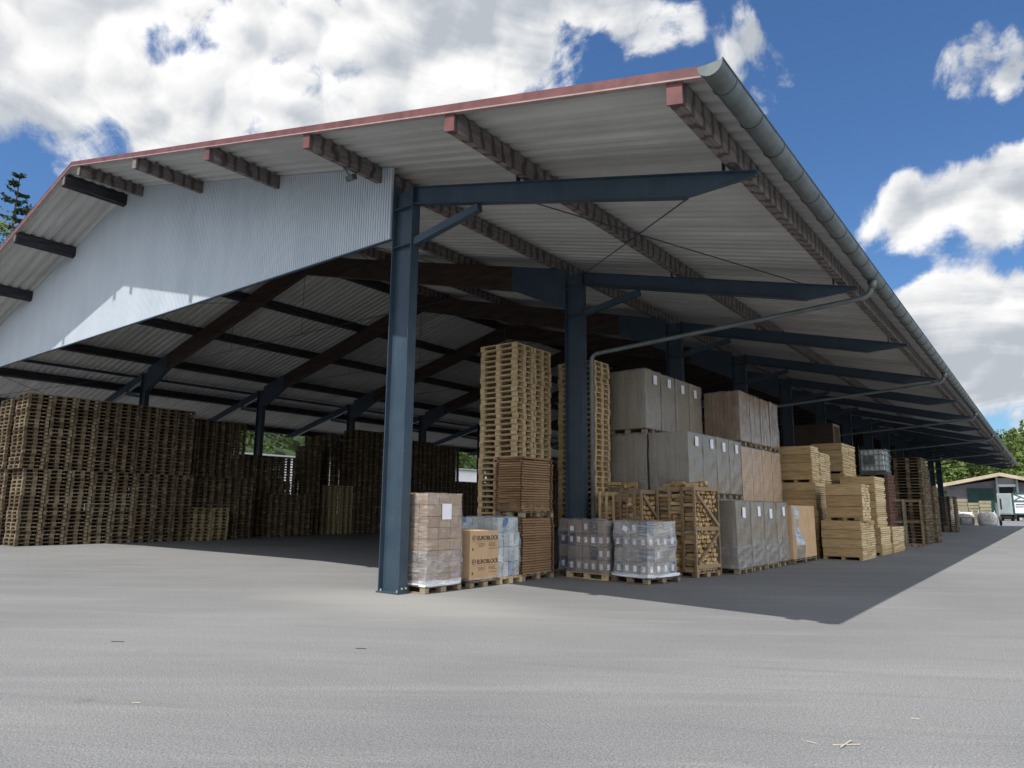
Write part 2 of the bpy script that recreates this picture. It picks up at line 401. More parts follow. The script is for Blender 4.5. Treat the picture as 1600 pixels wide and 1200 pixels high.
# ------------------------------------------------------------------ ground
def asphalt():
    m, nt, bs = material('dusty old asphalt')
    v = nt.add('ShaderNodeTexCoord').outputs['Object']
    big = nt.noise(v, .16, 5, .6, .4)
    rv_ = nt.mapping(v, rot=(0, 0, math.radians(-37)))
    st = nt.noise(nt.mapping(rv_, (.2, 2.0, 1)), 1., 8, .66, .5)   # sweeps left by turning tyres
    st2 = nt.noise(nt.mapping(nt.mapping(v, rot=(0, 0, math.radians(-27))), (.18, 3.4, 1)), 1.1, 6, .6, .8)
    sp = nt.noise(v, 62., 3, .85); sp2 = nt.noise(v, 24., 5, .8); md = nt.noise(v, 6., 5, .65)
    c = nt.mix(nt.rng(big, .3, .7), (.124, .126, .129), (.156, .158, .160))
    c = nt.mix(nt.rng(st, .44, .72, 0, .5), c, (.192, .192, .190))
    c = nt.mix(nt.rng(st2, .53, .72, 0, .4), c, (.108, .108, .111))
    c = nt.mix(nt.rng(md, .55, .78, 0, .3), c, (.11, .11, .11))
    c = nt.mix(nt.rng(sp, .33, .67), nt.mix(1., c, (.60, .60, .60), 'MULTIPLY'), nt.mix(1., c, (1.5, 1.5, 1.5), 'MULTIPLY'))
    c = nt.mix(nt.rng(sp2, .35, .68, 0, .5), c, nt.mix(1., c, (1.38, 1.38, 1.4), 'MULTIPLY'))
    oil = nt.noise(nt.mapping(v, (1, 1, 1), (0, 0, .5)), .9, 3, .5)
    c = nt.mix(nt.rng(oil, .70, .78, 0, .45), c, (.075, .075, .078))
    # pale trodden dust round the corner column and along the front of the goods
    d = nt.vmath('DISTANCE', nt.mapping(v, (.42, 1., 1), (0, 0, math.radians(-20))), (.25, -.85, 0)).outputs['Value']
    dd = nt.math('ADD', d, nt.math('MULTIPLY', nt.math('SUBTRACT', st, .5), 3.2))
    c = nt.mix(nt.rng(dd, .1, 2.0, .75, 0), c, (.25, .246, .235))
    nt.link(c, bs.inputs['Base Color']); bs.inputs['Roughness'].default_value = .88; bs.inputs['Specular IOR Level'].default_value = .25
    bump(nt, bs, nt.math('ADD', sp2, nt.math('MULTIPLY', sp, .6)), .35, .012)
    return m
M['asphalt'] = asphalt()
M['grass'] = simple('meadow', (.03, .048, .014), .9, var=.4, scale=.4)
tag(MB().quad((-1500, -1500, 0), (1500, -1500, 0), (1500, 2500, 0), (-1500, 2500, 0)).build('ground', 'asphalt'), 'dusty grey asphalt yard with tyre sweeps', None, None, 'structure')

# ------------------------------------------------------------------ the shed
S, XR, ZR, XE, ZE, XL = 6.4607, -12.565, 11.673, 7.106, 6.717, -25.13
SL = (ZR - ZE) / (XE - XR); NB = 13; Y0, Y1 = -2.0, NB * S + 2.0
roofz = lambda x: ZR - SL * abs(x - XR)
mir = lambda x: 2 * XR - x
shed = empty('open_shed', (0, 0, 0), 'long open shed with blue steel columns, pale corrugated gable panel and wide overhanging roof', 'shed')

def roof_slope(xe, xr):
    mb = MB(); per = .30; n = int((Y1 - Y0) / per)
    ys = []
    for i in range(n + 1):
        for dy, dz in ((0, 0), (.10, 0), (.14, .048), (.24, .048), (.28, 0)):
            y = Y0 + i * per + dy
            if y <= Y1: ys.append((y, dz))
    for (x, z) in ((xe, ZE), (xr, ZR)):
        for t in (0, .012):
            for (y, dz) in ys: mb.v.append((x, y, z + dz + t))
    k = len(ys)
    for i in range(k - 1):
        mb.f.append((i, i + 1, 2 * k + i + 1, 2 * k + i)); mb.f.append((k + i + 1, k + i, 3 * k + i, 3 * k + i + 1))
        mb.f.append((i + 1, i, k + i, k + i + 1)); mb.f.append((2 * k + i, 2 * k + i + 1, 3 * k + i + 1, 3 * k + i))
    mb.f.append((0, 2 * k, 3 * k, k)); mb.f.append((k - 1, 2 * k - 1, 4 * k - 1, 3 * k - 1))
    return mb
roof_slope(XE + .1, XR).build('roof_slope', 'roof', shed)
roof_slope(mir(XE + .1), XR).build('roof_slope', 'roof', shed)
MB().prism([(XR - .4, roofz(XR - .4) + .07), (XR, ZR + .09), (XR + .4, roofz(XR + .4) + .07), (XR + .4, roofz(XR + .4) + .085), (XR, ZR + .105), (XR - .4, roofz(XR - .4) + .085)], 'y', Y0, Y1).build('ridge_cap', 'red', shed)

PX0, PS = 6.6893, 3.7561
PD, PW = .335, .19
pxs = [PX0 - PS * i for i in range(6)]
def purlin(x, left, red=True):
    x0, x1 = (x, x + PW) if not left else (mir(x + PW), mir(x))
    top0, top1 = roofz(x0) - .004, roofz(x1) - .004
    mb = MB().prism([(x0, top0 - PD), (x1, top1 - PD), (x1, top1), (x0, top0)], 'y', Y0 + .03, Y1 - .03)
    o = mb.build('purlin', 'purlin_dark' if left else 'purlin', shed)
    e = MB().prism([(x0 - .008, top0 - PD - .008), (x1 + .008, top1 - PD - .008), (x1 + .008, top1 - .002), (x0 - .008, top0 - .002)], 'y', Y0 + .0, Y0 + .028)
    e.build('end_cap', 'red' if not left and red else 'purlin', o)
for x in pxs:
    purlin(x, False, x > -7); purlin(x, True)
MB().bar((mir(1.6), .1, roofz(1.6) - .09), (mir(1.6), Y1 - 2, roofz(1.6) - .09), .08, .14).build('thin_purlin', 'steel', shed)
# barge flashing on both gable slopes
for sgn in (0, 1):
    a, b = (XE + .08, XR) if not sgn else (mir(XE + .08), XR)
    za, zb = roofz(a), ZR
    pts = [(a, za - .03), (b, zb - .03), (b, zb + .095), (a, za + .095)]
    fl = MB().prism(pts if not sgn else pts[::-1], 'y', Y0 - .03, Y0 - .004).build('barge_flashing', 'red', shed)
    pts = [(a, za - .055), (b, zb - .055), (b, zb - .033), (a, za - .033)]
    MB().prism(pts if not sgn else pts[::-1], 'y', Y0 - .034, Y0 + .05).build('lit_sheet_edge', 'lit_edge', fl)

def column(k, left):
    y = k * S; xc = 0 if not left else XL
    d, w, tf, tw = .56 / 2, .22 / 2, .019, .013
    mb = MB()
    mb.box(xc - d, xc - d + tf, y - w, y + w, .02, 8.02); mb.box(xc + d - tf, xc + d, y - w, y + w, .02, 8.02)
    mb.box(xc - d + tf, xc + d - tf, y - tw / 2, y + tw / 2, .02, 8.02)
    for z in (6.80, 7.62):
        mb.box(xc - d + tf, xc + d - tf, y - w + .004, y - tw / 2, z, z + .015); mb.box(xc - d + tf, xc + d - tf, y + tw / 2, y + w - .004, z, z + .015)
    o = mb.build('column', 'steel', shed)
    MB().box(xc - d - .02, xc + d + .02, y - w - .03, y + w + .03, .002, .03).build('base_plate', 'steel', o)
    if k < 3 and not left:
        for sx in (-1, 1):
            for sy in (-1, 1):
                p = (xc + sx * (d - .06), y + sy * (w - .02), .03)
                MB().tube([p, (p[0], p[1], .07)], .017, 6).build('anchor_bolt', 'bolt', o)
        MB().box(xc + d + .002, xc + d + .016, y - w + .02, y + w - .02, .031, .16).build('foot_plate', 'steel', o)
        for sy in (-.05, .05):
            MB().tube([(xc + d + .016, y + sy, .10), (xc + d + .035, y + sy, .10)], .018, 6).build('foot_bolt', 'bolt', o)
    return o
def mx_(x, left): return mir(x) if left else x
def cantilever(k, left):
    y = k * S
    top = lambda x: 8.085 - SL * x
    ax = .285
    pts_web = [(ax, top(ax) - .36), (6.05, top(6.05) - .36), (7.1, top(7.1) - .05), (7.1, top(7.1) - .012), (ax, top(ax) - .012)]
    mb = MB()
    P = lambda l: [(mx_(p, left), q) for p, q in l]
    mb.prism(P(pts_web), 'y', y - .008, y + .008)
    mb.prism(P([(ax, top(ax) - .012), (7.12, top(7.12) - .012), (7.12, top(7.12)), (ax, top(ax))]), 'y', y - .09, y + .09)
    mb.prism(P([(ax, top(ax) - .374), (6.05, top(6.05) - .374), (6.05, top(6.05) - .36), (ax, top(ax) - .36)]), 'y', y - .09, y + .09)
    mb.prism(P([(6.05, top(6.05) - .374), (7.1, top(7.1) - .064), (7.1, top(7.1) - .05), (6.05, top(6.05) - .36)]), 'y', y - .03, y + .03)
    o = mb.build('cantilever', 'steel', shed)
    MB().bar((mx_(.285, left), y, 6.84), (mx_(1.98, left), y, top(1.98) - .45), .13, .15).build('knee_brace', 'steel', o)
    for x in (PX0, PX0 - PS):
        a = mx_(x - .06 if not left else x - .06, left)
        MB().box(min(a, a + .012 * (1 if not left else -1)), max(a, a + .012 * (1 if not left else -1)), y - .06, y + .06, top(x), top(x) + .2).build('purlin_cleat', 'steel', o)
def rafter(k):
    y = k * S
    tz = lambda x: roofz(x) - .37
    bz = lambda x: tz(x) - .74
    for left in (False, True):
        P = lambda l: [(mx_(p, left), q) for p, q in l]
        h = MB()
        h.prism(P([(-.285, 7.05), (-.285, tz(-.285) + 0), (-2.14, tz(-2.14)), (-2.14, bz(-2.14))]), 'y', y - .105, y + .105)
        h.build('haunch', 'steel', shed)
        g = MB().prism(P([(-2.141, bz(-2.14)), (XR, bz(XR)), (XR, tz(XR)), (-2.141, tz(-2.14))]), 'y', y - .10, y + .10)
        g.build('glulam_rafter', 'glulam', shed)
    if k:
        t = MB().tube([(-2.2, y, 8.15), (mir(-2.2), y, 8.15)], .014, 5).build('tie_rod', 'rod', shed)
        for x in (-7.6, XR, mir(-7.6)):
            MB().tube([(x, y, 8.16), (x, y, bz(x))], .009, 5).build('hanger', 'rod', t)
for k in range(NB + 1):
    for left in (False, True):
        column(k, left); cantilever(k, left)
    rafter(k)
# wind bracing rods in the first bay of each overhang
for left in (False, True):
    for (xa, xb) in ((6.05, .35), (2.0, 6.2)):
        MB().tube([(mx_(xa, left), .05, 8.085 - SL * xa - .36 + (.33 if xa < 3 else 0)), (mx_(xb, left), S - .05, 8.085 - SL * xb - (.02 if xb < 1 else .05))], .012, 6).build('bracing_rod', 'rod', shed)
for k, q in ((0, -1), (0, 1)):
    xa, xb = (-4.6, -8.4) if q < 0 else (-8.4, -4.6)
    for left in (False, True):
        MB().tube([(mx_(xa, left), k * S + .1, roofz(xa) - .5), (mx_(xb, left), k * S + S - .1, roofz(xb) - .5)], .012, 6).build('bracing_rod', 'rod', shed)

# gable panel: real corrugation, 76 mm pitch
def gable():
    mb = MB(); xa, xb = mir(-.285), -.285; pit = .0765; xs = []
    n = int((xb - xa) / pit)
    for i in range(n + 1):
        for u, q in ((0, 0), (.50, 0), (.62, .034), (.88, .034)):
            x = xa + (i + u) * pit
            if x <= xb: xs.append((x, q))
    for t in (0, .01):
        for x, q in xs:
            mb.v.append((x, -.158 + q + t, 7.0)); mb.v.append((x, -.158 + q + t, roofz(x) - .002))
    k = 2 * len(xs)
    for i in range(len(xs) - 1):
        a = 2 * i
        mb.f.append((a, a + 2, a + 3, a + 1)); mb.f.append((k + a + 2, k + a, k + a + 1, k + a + 3))
    return mb
gp = gable().build('gable_panel', 'panel', shed, smooth=False)
MB().box(mir(-.28), -.28, -.163, -.106, 6.968, 6.997).build('panel_trim', 'steel', gp)
# floodlight hung from the purlin over the corner
fl = MB().bar((-.74, -1.12, 8.36), (-.74, -.92, 8.22), .03, .03).build('floodlight', 'zinc', shed)
MB().obox((-.74, -.87, 8.19), (.2, .13, .11), Matrix.Rotation(.5, 3, 'X')).build('lamp_housing', 'darkzinc', fl)

# dark boarded walls close the far end; far side boarding is added to darken the interior
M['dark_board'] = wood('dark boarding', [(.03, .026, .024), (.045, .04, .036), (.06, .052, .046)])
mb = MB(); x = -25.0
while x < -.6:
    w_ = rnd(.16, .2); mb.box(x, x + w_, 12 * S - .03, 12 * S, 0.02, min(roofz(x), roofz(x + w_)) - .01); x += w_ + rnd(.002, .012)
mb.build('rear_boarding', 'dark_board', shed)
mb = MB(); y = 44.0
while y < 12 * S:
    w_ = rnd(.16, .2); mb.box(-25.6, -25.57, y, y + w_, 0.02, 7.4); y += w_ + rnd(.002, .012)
mb.build('side_light_block', 'dark_board', shed)
# gutter and downpipes
def gutter(side):
    mb = MB(); cx = XE + .185; cz = ZE + .0; r = .15; N = 10
    ys = [Y0 - .12 + (Y1 - Y0 + .2) * i / 44 for i in range(45)]
    for y in ys:
        for rr in (r, r - .008):
            for j in range(N + 1):
                a = math.pi + math.pi * j / N
                x = cx + rr * math.cos(a); x = x if not side else mir(x)
                mb.v.append((x, y, cz + rr * math.sin(a)))
    st = 2 * (N + 1)
    for i in range(44):
        for j in range(N):
            a = i * st + j; b = a + N + 1
            mb.f.append((a, a + 1, a + 1 + st, a + st)); mb.f.append((b + 1, b, b + st, b + 1 + st))
        for j in (0, N):
            a = i * st + j; b = a + N + 1; mb.f.append((a, b, b + st, a + st))
    o = mb.build('gutter', 'zinc', shed, smooth=True)
    cap = MB(); pts = [(cx + (r + .004) * math.cos(math.pi + math.pi * j / N), cz + (r + .004) * math.sin(math.pi + math.pi * j / N)) for j in range(N + 1)]
    if side: pts = [(mir(p), q) for p, q in pts][::-1]
    cap.prism(pts, 'y', Y0 - .135, Y0 - .121); cap.build('gutter_end', 'zinc', o)
    lip = cx + r if not side else mir(cx + r)
    MB().tube([(lip, Y0 - .13, cz + .012), (lip, Y1 + .05, cz + .012)], .013, 6).build('gutter_bead', 'darkzinc', o)
    if not side:
        proto = None
        for i in range(60):
            y = Y0 + .35 + i * .95
            if y > Y1: break
            if proto is None:
                s_ = MB(); 
                p = [(cx + (r + .006) * math.cos(math.pi + math.pi * j / N), 0, cz + (r + .006) * math.sin(math.pi + math.pi * j / N)) for j in range(N + 1)]
                s_.tube(p, .007, 5); proto = s_.build('gutter_strap', 'darkzinc', o); proto.location = (0, y, 0)
            else:
                c = proto.copy(); COL.objects.link(c); c.parent = o; c.location = (0, y, 0)
    return o
gutter(0); gutter(1)
def rounded(pts, r=.16, n=5):
    pts = [Vector(p) for p in pts]; outp = [pts[0]]
    for a, b, c in zip(pts, pts[1:], pts[2:]):
        d1 = (a - b).normalized(); d2 = (c - b).normalized()
        p, q = b + d1 * r, b + d2 * r
        for i in range(n + 1):
            t = i / n; outp.append(p * (1 - t) ** 2 + b * 2 * t * (1 - t) + q * t * t)
    outp.append(pts[-1]); return outp
for k in (1, 3, 5, 7, 9, 11):
    y = k * S; yo = y + .62
    gx = XE + .185
    o = MB().tube(rounded([(gx, yo, ZE - .1), (gx - .05, yo, 6.22), (.5, y - .02, 5.66), (.5, y - .02, .06)], .22), .055, 10).build('downpipe', 'zinc', shed, smooth=True)
    MB().tube([(gx, yo, ZE - .16), (gx, yo, ZE - .33)], [.10, .06], 10).build('outlet_funnel', 'zinc', o, smooth=True)
    for z in (1.2, 3.2, 5.0):
        MB().tube([(.5, y - .02, z), (.5, y - .02, z + .03)], .063, 10).build('pipe_clip', 'darkzinc', o)
    MB().tube([(.5, y - .02, .0), (.5, y - .02, .12)], .075, 10).build('pipe_shoe', 'zinc', o)

# ------------------------------------------------------------------ pallets
def pallet_parts(lx, ly, h=.144):
    """deck, and three skids along x; origin centre bottom"""
    k = h / .144
    hx, hy = lx / 2, ly / 2; bw = .145; 
    deck = MB()
    for y, w in ((-hy + .0725, .145), (-hy / 2 + .03, .1), (0, .145), (hy / 2 - .03, .1), (hy - .0725, .145)):
        deck.box(-hx, hx, y - w / 2, y + w / 2, .122 * k, h - .001)
    for x in (-hx + .0725, 0, hx - .0725):
        deck.box(x - .0725, x + .0725, -hy + .002, hy - .002, .1 * k, .1219 * k)
    skids = []
    for y, w in ((-hy + .05, .1), (0, .145), (hy - .05, .1)):
        m = MB(); m.box(-hx + .001, hx - .001, y - w / 2, y + w / 2, .001, .022 * k)
        for x in (-hx + .0725, 0, hx - .0725): m.box(x - .07, x + .07, y - w / 2, y + w / 2, .0221 * k, .0999 * k)
        skids.append(m)
    return deck, skids
def merged_pallet(name, mat, lx=1.2, ly=.8):
    d, sk = pallet_parts(lx, ly); mb = MB()
    for m in [d] + sk:
        o = len(mb.v); mb.v += m.v; mb.f += [tuple(i + o for i in f) for f in m.f]
    return mb, mb.mesh(name, mat)
PH = .144
_pd = {}
def part_meshes(mat, lx, ly):
    key = (mat, lx, ly)
    if key not in _pd:
        d, sk = pallet_parts(lx, ly)
        _pd[key] = (d.mesh('deck', mat), [m.mesh('skid', mat) for m in sk])
    return _pd[key]
def pallet(x, y, z, label, group=None, mat='new_wood', lx=1.2, ly=.8, rz=0.):
    o = empty('pallet', (x, y, z), label, 'pallet', group, rz)
    d, sk = part_meshes(mat, lx, ly)
    link('deck', d, o)
    for m in sk: link('skid', m, o)
    return o
POLD_MB, POLD = merged_pallet('pallet', 'old_wood'); PNEW_MB, PNEW = merged_pallet('pallet', 'new_wood')
def stack_individual(x, y, z0, n, desc, group, mesh, parts_mat=None, jit=.017, rot=.018):
    for i in range(n):
        jx, jy, jr = rnd(-jit, jit), rnd(-jit, jit), rnd(-rot, rot)
        lab = f'{ordinal(n - i)} pallet from the top of {desc}' if i < n - 1 else f'topmost pallet of {desc}'
        if parts_mat:
            o = pallet(x + jx, y + jy, z0 + i * PH, lab, group, parts_mat, rz=jr)
        else:
            o = link('pallet', mesh, None, (x + jx, y + jy, z0 + i * PH), (0, 0, jr)); tag(o, lab, 'pallet', group)
STUFF = {'old': MB(), 'new': MB(), 'red': MB()}
def stack_stuff(x, y, z0, n, kind='old', rz=0., jit=.015):
    src = POLD_MB; mb = STUFF[kind]
    for i in range(n):
        a = rz + rnd(-.012, .012); ca, sa = math.cos(a), math.sin(a); o = len(mb.v)
        dx, dy = x + rnd(-jit, jit), y + rnd(-jit, jit)
        for (p, q, r) in src.v: mb.v.append((dx + p * ca - q * sa, dy + p * sa + q * ca, z0 + i * PH + r))
        mb.f += [tuple(k + o for k in f) for f in src.f]

# the two tall pale stacks left of the second column
stack_individual(-1.45, 5.27, 20 * PH, 21, 'the pale upper stack facing the yard', 'pale pallets stacked by the second column', PNEW, 'new_wood')
stack_individual(-1.45, 6.10, 20 * PH, 21, 'the pale upper stack behind the front one', 'pale pallets stacked by the second column', PNEW, 'new_wood')
stack_individual(-1.45 - .03, 5.27, 0, 20, 'the pale lower stack behind the brown collars', 'pale pallets stacked by the second column', PNEW, 'new_wood')
stack_stuff(-1.45, 6.10, 0, 20, 'new')
stack_individual(-.24, 7.26, 20 * PH, 19, 'the pale upper stack behind the second column', 'pale pallets stacked by the second column', PNEW)
stack_individual(-.26, 7.26, 0, 20, 'the pale lower stack behind the second column', 'pale pallets stacked by the second column', PNEW)
# the long wall of old pallets on the far side, seen from its short ends
NTH = ['the sunlit end stack', 'the second stack', 'the third stack', 'the fourth stack', 'the fifth stack', 'the sixth stack', 'the seventh stack', 'the eighth stack']
XW = -21.2
for i in range(8):
    for tier in (1, 0):
        y = .72 + .83 * i + (.0 if tier == 0 else -.14 - .0 * i)
        x = XW + rnd(-.03, .03) - (.0 if tier == 0 else .05)
        desc = f"{NTH[i]}, {'lower' if tier == 0 else 'upper'} tier, grey pallet wall"
        n = 20 if i % 3 or tier == 0 else 20
        if i < 5 and (tier == 0 or i < 3): stack_individual(x, y, tier * 20 * PH, n, desc, 'grey pallets in the long wall', POLD)
        else: stack_stuff(x, y, tier * 20 * PH, n)
for i in range(3): stack_stuff(XW - 1.35, .55 + .83 * i, 0, 20); stack_stuff(XW - 1.4, .45 + .83 * i, 20 * PH, 19)
# deeper stacks in the dark of the shed
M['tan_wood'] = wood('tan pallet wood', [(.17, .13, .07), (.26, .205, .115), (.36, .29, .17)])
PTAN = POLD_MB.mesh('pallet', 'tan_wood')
for i in range(2): stack_individual(-20.85, 7.35 + .84 * i, 0, 10, ('the left low tan stack', 'the right low tan stack')[i] + ' before the grey wall', 'tan pallets in two low stacks', PTAN)
for i in range(3): stack_stuff(-22.0, 8.35 + .84 * i, 0, 20)
for i in range(4): stack_stuff(-22.6, 7.3 + .84 * i, 20 * PH, 19)
for i in range(4): stack_stuff(-23.6, 7.3 + .84 * i, 0, 20)
for i in range(4): stack_stuff(-23.5, 11.0 + .83 * i, 0, 29)
for i in range(3): stack_stuff(-22.2, 12.0 + .83 * i, 0, 15)
stack_stuff(-23.3, 15.0, 0, 34)
for i in range(3): stack_stuff(-25.0, 12.6 + .83 * i, 0, 20)
for i in range(2): stack_stuff(-22.95 + .04 * i, 16.25 + .84 * i, 0, 19, 'new')
stack_stuff(-24.7, 15.9, 0, 34); stack_stuff(-24.3, 17.1, 0, 40); stack_stuff(-25.7, 17.2, 0, 40)
for i in range(11): stack_stuff(-22.9, 17.95 + .83 * i, 0, 42 - (i > 4) * 2 - (i > 7))
for i in range(6): stack_stuff(-24.2, 18.1 + .83 * i, 0, 38)
for i in range(7): stack_stuff(-22.9, 27.2 + .83 * i, 0, 23)
for j in range(13): stack_stuff(-23.5, 33.2 + .84 * j, 0, 37)
for i in range(7): stack_stuff(-9. + 1.3 * i, 62 + 1.0 * i, 0, 30 if i < 5 else 26)
# right side of the shed, beyond the crates
for i in range(3): stack_stuff(4.45, 30.2 + .84 * i, 0, 29 if i < 2 else 27)
stack_stuff(4.55, 33.0, 0, 20); stack_stuff(4.55, 33.85, 0, 20)
for i in range(2): stack_stuff(3.1, 29.2 + .84 * i, 0, 30)
for i in range(2): stack_stuff(3.4, 55.0 + .84 * i, 0, 19)
for i in range(2): stack_stuff(3.75, 25.3 + .84 * i, 0, 22, 'red')

# ------------------------------------------------------------------ loads
def wobbly_box(x0, x1, y0, y1, z0, z1, amp=.012, taper=0., n=(8, 8, 12)):
    """closed box of small faces, its sides slightly uneven like tight film"""
    mb = MB(); idx = {}
    nx, ny, nz = n
    ph = [rnd(0, 6.28) for _ in range(6)]
    def vert(i, j, k):
        if (i, j, k) in idx: return idx[(i, j, k)]
        u, v, w = i / nx, j / ny, k / nz
        x, y, z = x0 + (x1 - x0) * u, y0 + (y1 - y0) * v, z0 + (z1 - z0) * w
        cx, cy = (x0 + x1) / 2, (y0 + y1) / 2
        s = 1 - taper * max(0, w - .7) / .3
        x = cx + (x - cx) * s; y = cy + (y - cy) * s
        wv = amp * (math.sin(9 * w + 5 * u + ph[0]) + math.sin(17 * w - 7 * v + ph[1])) * .5
        cr = 1 - .0 * (abs(2 * u - 1) ** 6)
        if i in (0, nx): x += wv + rnd(-.3, .3) * amp
        if j in (0, ny): y += wv + rnd(-.3, .3) * amp
        if k == nz: z += amp * (math.sin(6 * u + ph[2]) + math.sin(8 * v + ph[3])) * .6 + rnd(-.3, .3) * amp
        if i in (0, nx) and j in (0, ny): x = cx + (x - cx) * .987; y = cy + (y - cy) * .987
        idx[(i, j, k)] = len(mb.v); mb.v.append((x, y, z)); return idx[(i, j, k)]
    for i in range(nx):
        for j in range(ny):
            mb.f.append((vert(i, j + 1, 0), vert(i + 1, j + 1, 0), vert(i + 1, j, 0), vert(i, j, 0)))
            mb.f.append((vert(i, j, nz), vert(i + 1, j, nz), vert(i + 1, j + 1, nz), vert(i, j + 1, nz)))
        for k in range(nz):
            mb.f.append((vert(i, 0, k), vert(i + 1, 0, k), vert(i + 1, 0, k + 1), vert(i, 0, k + 1)))
            mb.f.append((vert(i + 1, ny, k), vert(i, ny, k), vert(i, ny, k + 1), vert(i + 1, ny, k + 1)))
    for j in range(ny):
        for k in range(nz):
            mb.f.append((vert(0, j + 1, k), vert(0, j, k), vert(0, j, k + 1), vert(0, j + 1, k + 1)))
            mb.f.append((vert(nx, j, k), vert(nx, j + 1, k), vert(nx, j + 1, k + 1), vert(nx, j, k + 1)))
    return mb

def carton_load(name, label, group, w, d, h, nx, ny, nz, loc, rz, filmmat, pick, sticker=None, gap=.008, taper=0., amp=.012, cname='carton'):
    """cartons of w x d x h in all, wrapped in film; origin at the middle of the underside"""
    o = empty(name, loc, label, 'wrapped load', group, rz)
    cw, cd, ch = w / nx, d / ny, h / nz
    protos = {}
    for k in range(nz):
        for i in range(nx):
            for j in range(ny):
                if 0 < i < nx - 1 and 0 < j < ny - 1 and k < nz - 1: continue
                mat = pick(i, j, k)
                if mat not in protos:
                    me = MB().box(-cw / 2 + gap, cw / 2 - gap, -cd / 2 + gap, cd / 2 - gap, .002, ch - gap).mesh(cname, mat)
                    protos[mat] = me
                sx = 1 - taper * max(0, (k + .5) / nz - .7) / .3
                c = link(cname, protos[mat], o, (((i + .5) * cw - w / 2) * sx + rnd(-.004, .004), ((j + .5) * cd - d / 2) * sx + rnd(-.004, .004), k * ch))
                if sticker and sticker(i, j, k):
                    if j == 0: MB().box(-.045, .045, -cd / 2 - .003, -cd / 2 + gap - .001, ch * .28, ch * .72).build('sticker', 'paper', c)
                    if i == nx - 1: MB().box(cw / 2 - gap + .001, cw / 2 + .003, -.045, .045, ch * .28, ch * .72).build('sticker', 'paper', c)
    wobbly_box(-w / 2 - .012, w / 2 + .012, -d / 2 - .012, d / 2 + .012, .0, h + .012, amp, taper).build('stretch_film', filmmat, o, smooth=False)
    return o
def paper_on(o, face, u, z, w=.21, h=.297, at=0., name='paper_sheet', rot=0.):
    """sheet on the +x or -y face of a load: u along the face, z up"""
    t = .004
    if face == 'x': mb = MB().obox((at, u, z), (t, w, h), Matrix.Rotation(rot, 3, 'X'))
    else: mb = MB().obox((u, at, z), (w, t, h), Matrix.Rotation(rot, 3, 'Y'))
    return mb.build(name, 'paper', o)

# A: the tall brown load at the corner column
pallet(.02, .74, 0, 'pallet under the tall brown wrapped load beside the corner column', 'pallets under the wrapped loads', 'old_wood', 1.2, 1.0)
A = carton_load('wrapped_load', 'tall brown carton load in clear film with white paper, beside the corner column', None, 1.16, .97, 1.70, 5, 3, 8, (.03, .74, PH), 0., 'film_clear', lambda i, j, k: 'card')
paper_on(A, 'x', .02, 1.36, .26, .30, .58 + .026)
wobbly_box(-.6, .605, -.5, .5, -.02, .07, .02, n=(8, 8, 3)).build('film_skirt', 'sheet_white', A)
wobbly_box(-.605, .61, -.51, .51, .04, .62, .016, n=(8, 8, 6)).build('film_wrap', 'film_clear', A)

# the printed carton
pallet(.05, 1.95, 0, 'pallet under the tan printed carton', 'pallets under the wrapped loads', 'old_wood', 1.2, .92)
eb = empty('printed_carton', (.08, 1.95, PH), 'tan carton printed EUROBLOCK twice, standing on its own pallet', 'carton')
bevel(MB().box(-.52, .52, -.45, .45, .005, .98).build('carton_body', 'card_tan', eb), .008)
MB().box(.5205, .5225, -.452, .452, .02, .975).build('side_flap', 'card_tan', eb)
def text_on_x(s, size, y, z, x, parent, mat='ink', bold=.0, name='lettering'):
    cu = bpy.data.curves.new(name, 'FONT'); cu.body = s; cu.size = size; cu.extrude = .0015; cu.offset = bold
    cu.materials.append(M[mat]); o = bpy.data.objects.new(name, cu); COL.objects.link(o); o.parent = parent
    bpy.context.view_layer.update()
    me = bpy.data.meshes.new_from_object(o.evaluated_get(bpy.context.evaluated_depsgraph_get())); bpy.data.objects.remove(o)
    return link(name, me, parent, (x, y, z), (math.pi / 2, 0, math.pi / 2))
def ring_on_x(y, z, x, r, parent):
    mb = MB(); N = 20
    for a0 in range(N):
        a, b = 2 * math.pi * a0 / N, 2 * math.pi * (a0 + 1) / N
        if 16 <= a0 <= 17: continue
        P = lambda t, q, xx: (xx, y + q * 1.25 * math.cos(t), z + q * math.sin(t))
        o = len(mb.v)
        for xx in (x, x + .002):
            mb.v += [P(a, r, xx), P(b, r, xx), P(b, r * .74, xx), P(a, r * .74, xx)]
        mb.f += [(o, o + 1, o + 2, o + 3), (o + 7, o + 6, o + 5, o + 4), (o, o + 4, o + 5, o + 1), (o + 3, o + 2, o + 6, o + 7)]
    mb.box(x, x + .002, y - r * .75, y + r * .3, z - r * .14, z + r * .14)
    mb.box(x, x + .002, y - r * .1, y + r * .12, z - r * .5, z + r * .5)
    return mb.build('emblem', 'ink', parent)
for zz_ in (.80, .33):
    ring_on_x(-.325, zz_ + .03, .523, .052, eb)
    text_on_x('EUROBLOCK', .118, -.235, zz_ - .012, .5235, eb, 'ink', .0035)
    MB().box(.523, .525, -.40, .42, zz_ - .048, zz_ - .042).build('printed_rule', 'ink_soft', eb)
    mb = MB()
    for (ya, yb, dz) in ((-.22, .02, -.085), (-.2, .03, -.112), (-.19, -.02, -.14), (.14, .36, -.08), (.13, .35, -.106), (.14, .4, -.135), (.14, .41, -.19)):
        mb.box(.523, .525, ya, yb, zz_ + dz - .007, zz_ + dz + .007)
    mb.build('printed_rule', 'ink_soft', eb)
    MB().box(.523, .525, -.385, -.35, zz_ - .22, zz_ - .165).build('printed_mark', 'ink', eb)
wobbly_box(-.53, .54, -.465, .465, -.04, .05, .02, n=(8, 8, 3)).build('film_skirt', 'film_clear', eb)

